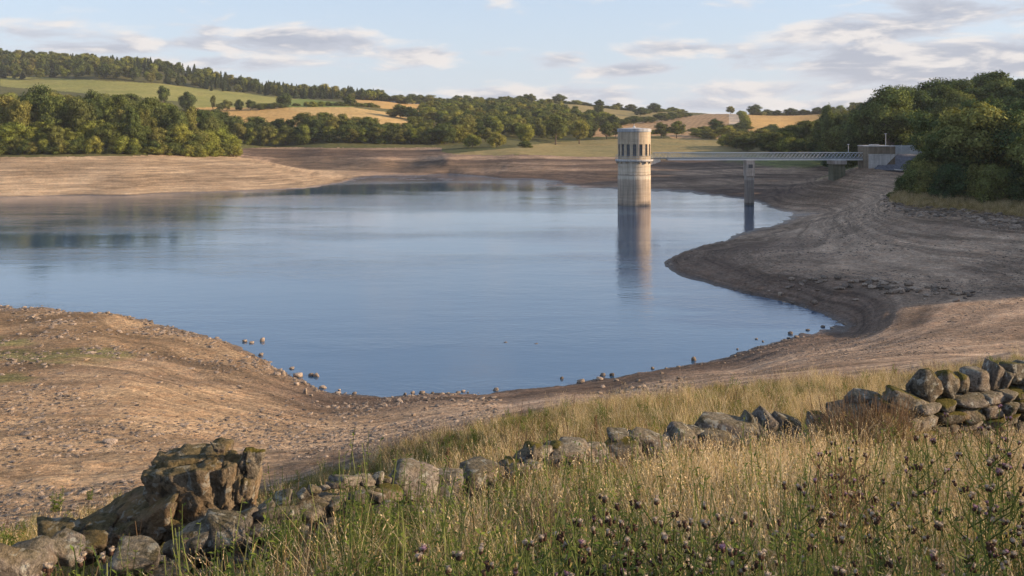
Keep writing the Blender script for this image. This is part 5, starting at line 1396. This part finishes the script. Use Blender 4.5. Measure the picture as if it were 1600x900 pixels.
# behind the walls down to the edge of the mud
behind = lambda px, X, Y: np.where((Y > ruinD(px) + .35) & (Y < grass_edge(X, Y) - .2 + 0 * X), 1.0, 0.0) * np.where(px > 1395, (Y > 14.8) * 1.0, 1.0)
sow('bank_grass', 34000, (7.2, 43), (-120, 1750),
    [('fine', lambda px, X, Y: .30 + .8 * gz(X, Y, .45, 81, .44, .54)), ('dead', lambda px, X, Y: .25 * gz(X, Y, .6, 86, .5, .58)), ('green', lambda px, X, Y: .05 + .8 * gz(X, Y, .35, 87, .5, .58)), ('fineg', lambda px, X, Y: .25 + 1.8 * gz(X, Y, .30, 82, .46, .60) + 2.2 * np.exp(-((px - 500) / 110) ** 2)), ('straw', lambda px, X, Y: .10 + .22 * sm(px, 1000, 1350)), ('weed', lambda px, X, Y: .10 + 0 * px)],
    lambda px, X, Y: behind(px, X, Y) * (.45 + .55 * gz(X, Y, .8, 88, .40, .52)) * np.interp(px, [-120, 250, 400, 2000], [.30, .35, 1.0, 1.0]) * np.where(Y < grass_edge(X, Y) - 2.5, 1.0, .45), (.5, 1.2), 14, power=1.7, tilt=.2)
sow('bank_tall_stalks', 900, (9, 30), (560, 1700), [('bent', one), ('dead', lambda px, X, Y: .35 + 0 * px), ('straw', lambda px, X, Y: .5 + 0 * px)], lambda px, X, Y: behind(px, X, Y) * gz(X, Y, .5, 83, .4, .6), (.8, 1.3), 15)
# grass growing through the ruin and before the standing wall
sow('grass_in_ruin', 1000, (6, 12.8), (-60, 1400), [('fine', one), ('bent', lambda px, X, Y: .4 + 0 * px), ('weed', lambda px, X, Y: .3 + 0 * px), ('dead', lambda px, X, Y: .2 + 0 * px)],
    lambda px, X, Y: np.where(abs(Y - ruinD(px)) < .75, .55, 0.0) * np.interp(px, [200, 330, 650, 760], [1, .3, .3, 1]), (.5, .9), 16, zoff=.02)
sow('bramble_at_wall_end', 420, (11.2, 12.6), (1290, 1420), [('dead', one), ('bent', lambda px, X, Y: .8 + 0 * px), ('fine', lambda px, X, Y: .5 + 0 * px), ('weed', lambda px, X, Y: .3 + 0 * px)], one, (.8, 1.25), 17, zoff=.12)
sow('tall_dry_grass_by_wall', 700, (9, 13.2), (1395, 1900), [('straw', one), ('weed', lambda px, X, Y: .5 + 0 * px), ('bent', lambda px, X, Y: .4 + 0 * px), ('dead', lambda px, X, Y: .3 + 0 * px)],
    lambda px, X, Y: np.where(Y < np.interp(px, [1395, 1760, 1900], [11.75, 13.4, 13.6]), 1.0, 0), (.45, .7), 18)
# dry shelf under the right wood
sow('dry_shelf_grass', 12000, (112, 172), (1370, 1640), [('fine', one), ('straw', lambda px, X, Y: .4 + 0 * px)], lambda px, X, Y: sm(h_smooth(X, Y), 6.4, 6.9) * (X < 95), (1.0, 2.0), 19)

# ---- thistles
def thistle_head(mat_top, seed, open_=0.5):
    m = MB(); s = 1.0
    m.lathe([(.000, 0), (.0055, .001), (.0100, .007), (.0105, .013), (.0080, .020), (.0068, .023)], 8, mi=0)
    m.lathe([(.0066, .022), (.0105 + .004 * open_, .030), (.0120 + .006 * open_, .036), (.006, .0385), (0, .039)], 8, mi=1)
    rs = random.Random(seed)
    for i in range(14):
        a = rs.uniform(0, 6.28); r = .012 + .004 * open_; x, y = math.cos(a) * r, math.sin(a) * r; x2, y2 = math.cos(a + .4) * r * .7, math.sin(a + .4) * r * .7
        m.add([(x * .5, y * .5, .028), (x * 1.25, y * 1.25, .040 + rs.uniform(-.003, .004)), (x2, y2, .041)], [(0, 1, 2)], 1)
        z = rs.uniform(.004, .018); m.add([(x * .8, y * .8, z), (x * 1.05, y * 1.05, z + .006), (x2 * 1.1, y2 * 1.1, z + .002)], [(0, 1, 2)], 0)
    return m.mesh('flower_head', [M['thistle_bud'], M[mat_top]])
TH_H = [thistle_head('thistle_fluff', 1, .6), thistle_head('thistle_fluff', 2, .2), thistle_head('thistle_purple', 3, .5), thistle_head('thistle_bud', 4, 0)]
def thistle_proto(seed, nheads, spread, dead=False):
    rs = random.Random(seed); st = MB(); heads = []; lf = MB()
    main = [Vector((0, 0, -.05))]; x = y = 0
    for i in range(1, 8):
        x += rs.uniform(-.016, .016); y += rs.uniform(-.016, .016); main.append(Vector((x, y, i / 7 * .93)))
    st.tube(main, [.0055 - .0005 * i for i in range(8)], 5)
    nb = max(4, nheads // 2)
    ends = [(main[-1], Vector((0, 0, 1)))]
    for b in range(nb):
        t = .50 + .42 * b / nb; k = int(t * 7); p = main[k].lerp(main[min(k + 1, 7)], t * 7 - k); a = b * 2.4 + rs.uniform(-.5, .5)
        l = spread * rs.uniform(.7, 1.2) * (1.25 - t * .4)
        q = p + Vector((math.cos(a) * l * .6, math.sin(a) * l * .6, l * .55)); e = q + Vector((math.cos(a) * l * .25, math.sin(a) * l * .25, l * .6))
        st.tube([p, q, e], [.0032, .0026, .0018], 4); ends.append((e, (e - q).normalized()))
        if rs.random() < .6:
            a2 = a + rs.choice((-1, 1)) * .8; e2 = q + Vector((math.cos(a2) * l * .35, math.sin(a2) * l * .35, l * .4)); st.tube([q, e2], [.002, .0015], 4); ends.append((e2, (e2 - q).normalized()))
        for j in range(3):
            c = p.lerp(e, rs.uniform(.1, .8)); an = rs.uniform(0, 6.28); d = Vector((math.cos(an), math.sin(an), .3)); s = Vector((-d.y, d.x, 0)) * .007; L2 = rs.uniform(.03, .05)
            lf.add([c, c + d * L2 * .5 + s, c + d * L2, c + d * L2 * .5 - s], [(0, 1, 2, 3)])
    for (e, d) in ends:
        for j in range(rs.choice((1, 2, 2, 3, 3))):
            if len(heads) >= nheads: break
            o_ = Vector((rs.uniform(-.022, .022), rs.uniform(-.022, .022), rs.uniform(-.014, .014))); dd = (d + Vector((rs.uniform(-.35, .35), rs.uniform(-.35, .35), .3))).normalized()
            if j: st.tube([e - d * .02, e + o_], [.0014, .0012], 3)
            heads.append((e + (o_ if j else Vector((0, 0, 0))), dd, rs.uniform(.85, 1.25)))
    # spiny lobed leaves up the stem
    for i in range(20):
        t = .05 + .72 * i / 20; k = int(t * 7); c = main[k].lerp(main[k + 1], t * 7 - k); a = i * 2.4 + rs.uniform(-.4, .4); L2 = rs.uniform(.07, .15) * (1.2 - t * .7)
        d = Vector((math.cos(a), math.sin(a), rs.uniform(.15, .7))).normalized(); s = Vector((-d.y, d.x, 0)).normalized(); up = Vector((0, 0, 1))
        pr = c
        for j in range(4):
            t0 = j / 4; t1 = (j + 1) / 4; w = .016 * (1 - t0 * .7) * (L2 / .1); n0 = c + d * L2 * t0 - up * L2 * .25 * t0 * t0; n1 = c + d * L2 * t1 - up * L2 * .25 * t1 * t1; mm = n0.lerp(n1, .45)
            lf.add([n0, mm + s * w + up * rs.uniform(-.004, .006), n1, mm - s * w + up * rs.uniform(-.004, .006)], [(0, 1, 2, 3)])
    return st.mesh('stem', M['brown'] if dead else M['thistle_green']), lf.mesh('leaves', M['brown'] if dead else M['thistle_green']), heads
TP = [thistle_proto(500 + i, n, s) for i, (n, s) in enumerate([(18, .15), (14, .12), (22, .17), (9, .10), (16, .14)])]
TPD = [thistle_proto(520, 9, .12, True), thistle_proto(521, 12, .15, True)]
rth = random.Random(77)
def thistle(px, top, D, label, group, purple=.08, protos=TP, k=None, hs=.64, bud=.3):
    x = wx(px, D); g = h1(x, D); ztp = HC - (top - HZ) * D / F; hh = max(.28, ztp - g)
    st, lf, heads = protos[k if k is not None else rth.randrange(len(protos))]
    e = empty('thistle', (x, D, g), rth.uniform(0, 6.28), label, 'thistle', group)
    s = (max(.8, min(hh, 1.1)),) * 2 + (hh,)
    obj('stem', st, e, scale=s); obj('leaves', lf, e, scale=s)
    for (p, d, sc) in heads:
        r = rth.random(); me = TH_H[2] if r < purple else (TH_H[3] if r < purple + bud else TH_H[rth.randrange(2)])
        o = obj('flower_head', me, e, (p.x * s[0], p.y * s[1], p.z * s[2]), d.to_track_quat('Z', 'Y').to_euler(), (sc * hs,) * 3)
    return e
ci = 0
CENTRE = [(945, 762, 3.9), (962, 770, 3.8), (985, 768, 4.0), (1005, 772, 3.7), (1025, 766, 3.9), (905, 798, 3.5), (925, 792, 3.6), (940, 790, 3.6), (975, 798, 3.5), (1018, 792, 3.5), (1060, 796, 3.4), (1085, 794, 3.5), (1030, 812, 3.3), (985, 822, 3.2), (1100, 800, 3.6), (1050, 786, 3.8), (905, 832, 3.2), (870, 818, 3.4), (955, 812, 3.4)]
for q_, (px, top, D) in enumerate(sorted(CENTRE)):
    thistle(px, top, D, 'dark headed thistle in the dense bottom centre clump, %s from the left' % ordinal(q_), 'thistle clump at the bottom centre')
for (px, top, D, lab, pu) in [(822, 828, 3.1, 'thistle with pinkish fluffy heads left of the central clump', .3), (850, 822, 3.2, 'purple tinged thistle just left of the central clump', .4), (812, 868, 2.8, 'low thistle at the bottom edge left of the central clump', .1),
    (1118, 830, 3.0, 'bushy thistle with a tight bunch of purple heads right of the central clump', .45), (1150, 838, 3.1, 'thistle beside the bunch of purple heads', .2), (1145, 796, 3.6, 'thistle at the right end of the central clump', .1), (1095, 768, 4.2, 'pale thistle standing behind the right end of the central clump', .05),
    (648, 848, 3.2, 'thistle with pale fluffy heads left of centre', .1), (665, 842, 3.3, 'second pale headed thistle left of centre', .1), (718, 850, 3.2, 'thistle with white tufts between left and centre', .1), (762, 862, 3.0, 'single thistle in the tangled dead grass', .1),
    (755, 842, 3.3, 'thin thistle with three heads above the dead grass', .05)]:
    thistle(px, top, D, lab, None, pu)
for i, (px, top, D) in enumerate([(40, 890, 3.4), (60, 872, 3.6), (85, 868, 3.7), (112, 862, 3.8), (135, 856, 3.9), (155, 852, 4.0), (175, 850, 4.0)]):
    thistle(px, top, D, 'short cream headed thistle before the rocks at the left, %s from the left' % ordinal(i), 'pale thistles at the bottom left', .0, TP, 3, .8, 0)
RIGHT = [(1290, 688, 5.4, 'tall brown thistle group member with dark purple heads behind the straw', 1), (1310, 682, 5.6, '', 1), (1330, 692, 5.3, '', 1), (1270, 694, 5.4, '', 1), (1350, 700, 5.2, '', 1), (1300, 700, 5.0, '', 1), (1340, 680, 5.5, '', 1), (1322, 705, 5.1, '', 1)]
for q_, (px, top, D, lab, dd) in enumerate(sorted(RIGHT)):
    thistle(px, top, D, 'brown withered thistle before the broken wall end, %s from the left' % ordinal(q_), 'withered thistles before the wall end', .2, TPD)
for (px, top, D, lab, pu) in [(1448, 665, 5.6, 'tall thistle with pink heads in front of the wall left part', .5), (1436, 672, 5.5, 'shorter thistle beside the pink headed one before the wall', .3), (1486, 636, 6.4, 'leafy yellow green thistle with a pink crown against the standing wall', .9),
    (1561, 622, 6.3, 'tallest pink headed thistle against the right part of the wall', .9), (1572, 640, 6.0, 'thistle right of the tallest pink headed one', .7), (1545, 656, 5.8, 'thistle with cream heads left of the tallest pink headed one', .1),
    (1438, 712, 4.6, 'dark stemmed thistle in the middle of the straw', .15), (1378, 736, 4.4, 'thin dark thistle in the straw left of the leafy stem', .1), (1545, 706, 4.4, 'thistle with dark buds in the straw at the right', .15), (1568, 722, 4.2, 'thistle with a heavy purple cluster near the right edge', .45),
    (1560, 710, 4.5, 'thistle behind the heavy purple cluster near the right edge', .2), (1594, 730, 4.2, 'thistle cut by the right edge of the picture', .3), (1543, 744, 3.9, 'thistle with one big fluffy head at the right', .1), (1512, 770, 3.5, 'leaning thistle with two violet grey heads at the right', .4), (1517, 756, 3.7, 'taller violet headed thistle at the right', .5),
    (1455, 798, 3.3, 'thistle with two white round heads in the green weeds', .0), (1460, 843, 2.9, 'low thistle with a single grey head in the green weeds', .2), (1225, 736, 4.4, 'dark budded thistle at the left end of the straw', .0), (1248, 744, 4.2, 'second dark budded thistle at the left end of the straw', .0),
    (1170, 786, 3.7, 'small dark thistle between the centre and the straw', .0), (1212, 796, 3.6, 'thin thistle with black buds between the centre and the straw', .0), (1185, 848, 3.0, 'thistle with paired grey heads at the lower right of centre', .1), (1318, 868, 2.8, 'short thistle with one pale head near the bottom edge', .0),
    (1355, 885, 2.7, 'short thistle with pale heads at the bottom edge', .0), (1385, 886, 2.7, 'last short pale thistle at the bottom edge', .0), (1210, 880, 2.8, 'brown thistle at the bottom edge right of centre', .1), (1375, 796, 3.5, 'lone thistle with a dark double head in the golden grass', .0),
    (1305, 820, 3.2, 'thistle with a small side head left of the golden grass', .1), (1545, 830, 3.0, 'thistle standing over the dark green weeds at the right', .2)]:
    thistle(px, top, D, lab, None, pu * .8, bud=.35 if 'dark' in lab or 'black' in lab else .1)
for (px, top, D, lab) in [(931, 648, 15.5, 'dark dock spike standing alone in the grass behind the fallen wall'), (700, 700, 10.2, 'dark seeded dock stalk rising behind the fallen wall left of centre')]:
    x = wx(px, D); g = h1(x, D); ztp = HC - (top - HZ) * D / F
    m = MB(); m.tube([(0, 0, 0), (.01, .01, (ztp - g) * .5), (0, 0, ztp - g)], [.008, .007, .004], 5)
    e = empty('dock_plant', (x, D, g), 0, lab, 'plant'); m.build('stem', M['brown'], e)
    m = MB(); rs = random.Random(4)
    for i in range(90):
        z = (ztp - g) * rs.uniform(.45, 1); a = rs.uniform(0, 6.28); r = .028 * (1.3 - z / (ztp - g) * .6); c = Vector((math.cos(a) * r, math.sin(a) * r, z)); u = Vector((rs.gauss(0, 1), rs.gauss(0, 1), rs.gauss(0, 1))).normalized() * .014; v = u.orthogonal().normalized() * .012
        m.add([c - u, c + v, c + u, c - v], [(0, 1, 2, 3)])
    m.build('seed_head', M['brown'], e)
# small green plants on the mud edge left of the boulder
for (px, py, hh, lab) in [(88, 800, .42, 'small leafy green plant on the bank left of the boulder'), (183, 790, .25, 'tiny green plant on the bank just left of the boulder'), (140, 782, .22, 'thin green sprout on the bank between two small plants')]:
    x, y, z = hit(px, py); e = empty('small_plant', (x, y, z), 0, lab, 'plant'); s = hh / .42 * 1.6
    obj('foliage', T_weed[0], e, scale=(s, s, s))

# ================================================================== air
def haze():
    m = bpy.data.materials.new('haze'); m.use_nodes = True; T = NT(m.node_tree); T.n.clear()
    out = T.n.new('ShaderNodeOutputMaterial'); v = T.n.new('ShaderNodeVolumePrincipled')
    v.inputs['Color'].default_value = (.80, .86, .95, 1); v.inputs['Density'].default_value = HAZE
    T.l.new(v.outputs[0], out.inputs['Volume'])
    b = MB(); b.box(-1500, 1500, -60, 3200, -9, 190)
    o = b.build('haze', m); o['kind'] = 'stuff'; o.display_type = 'WIRE'
HAZE = .00009
haze()
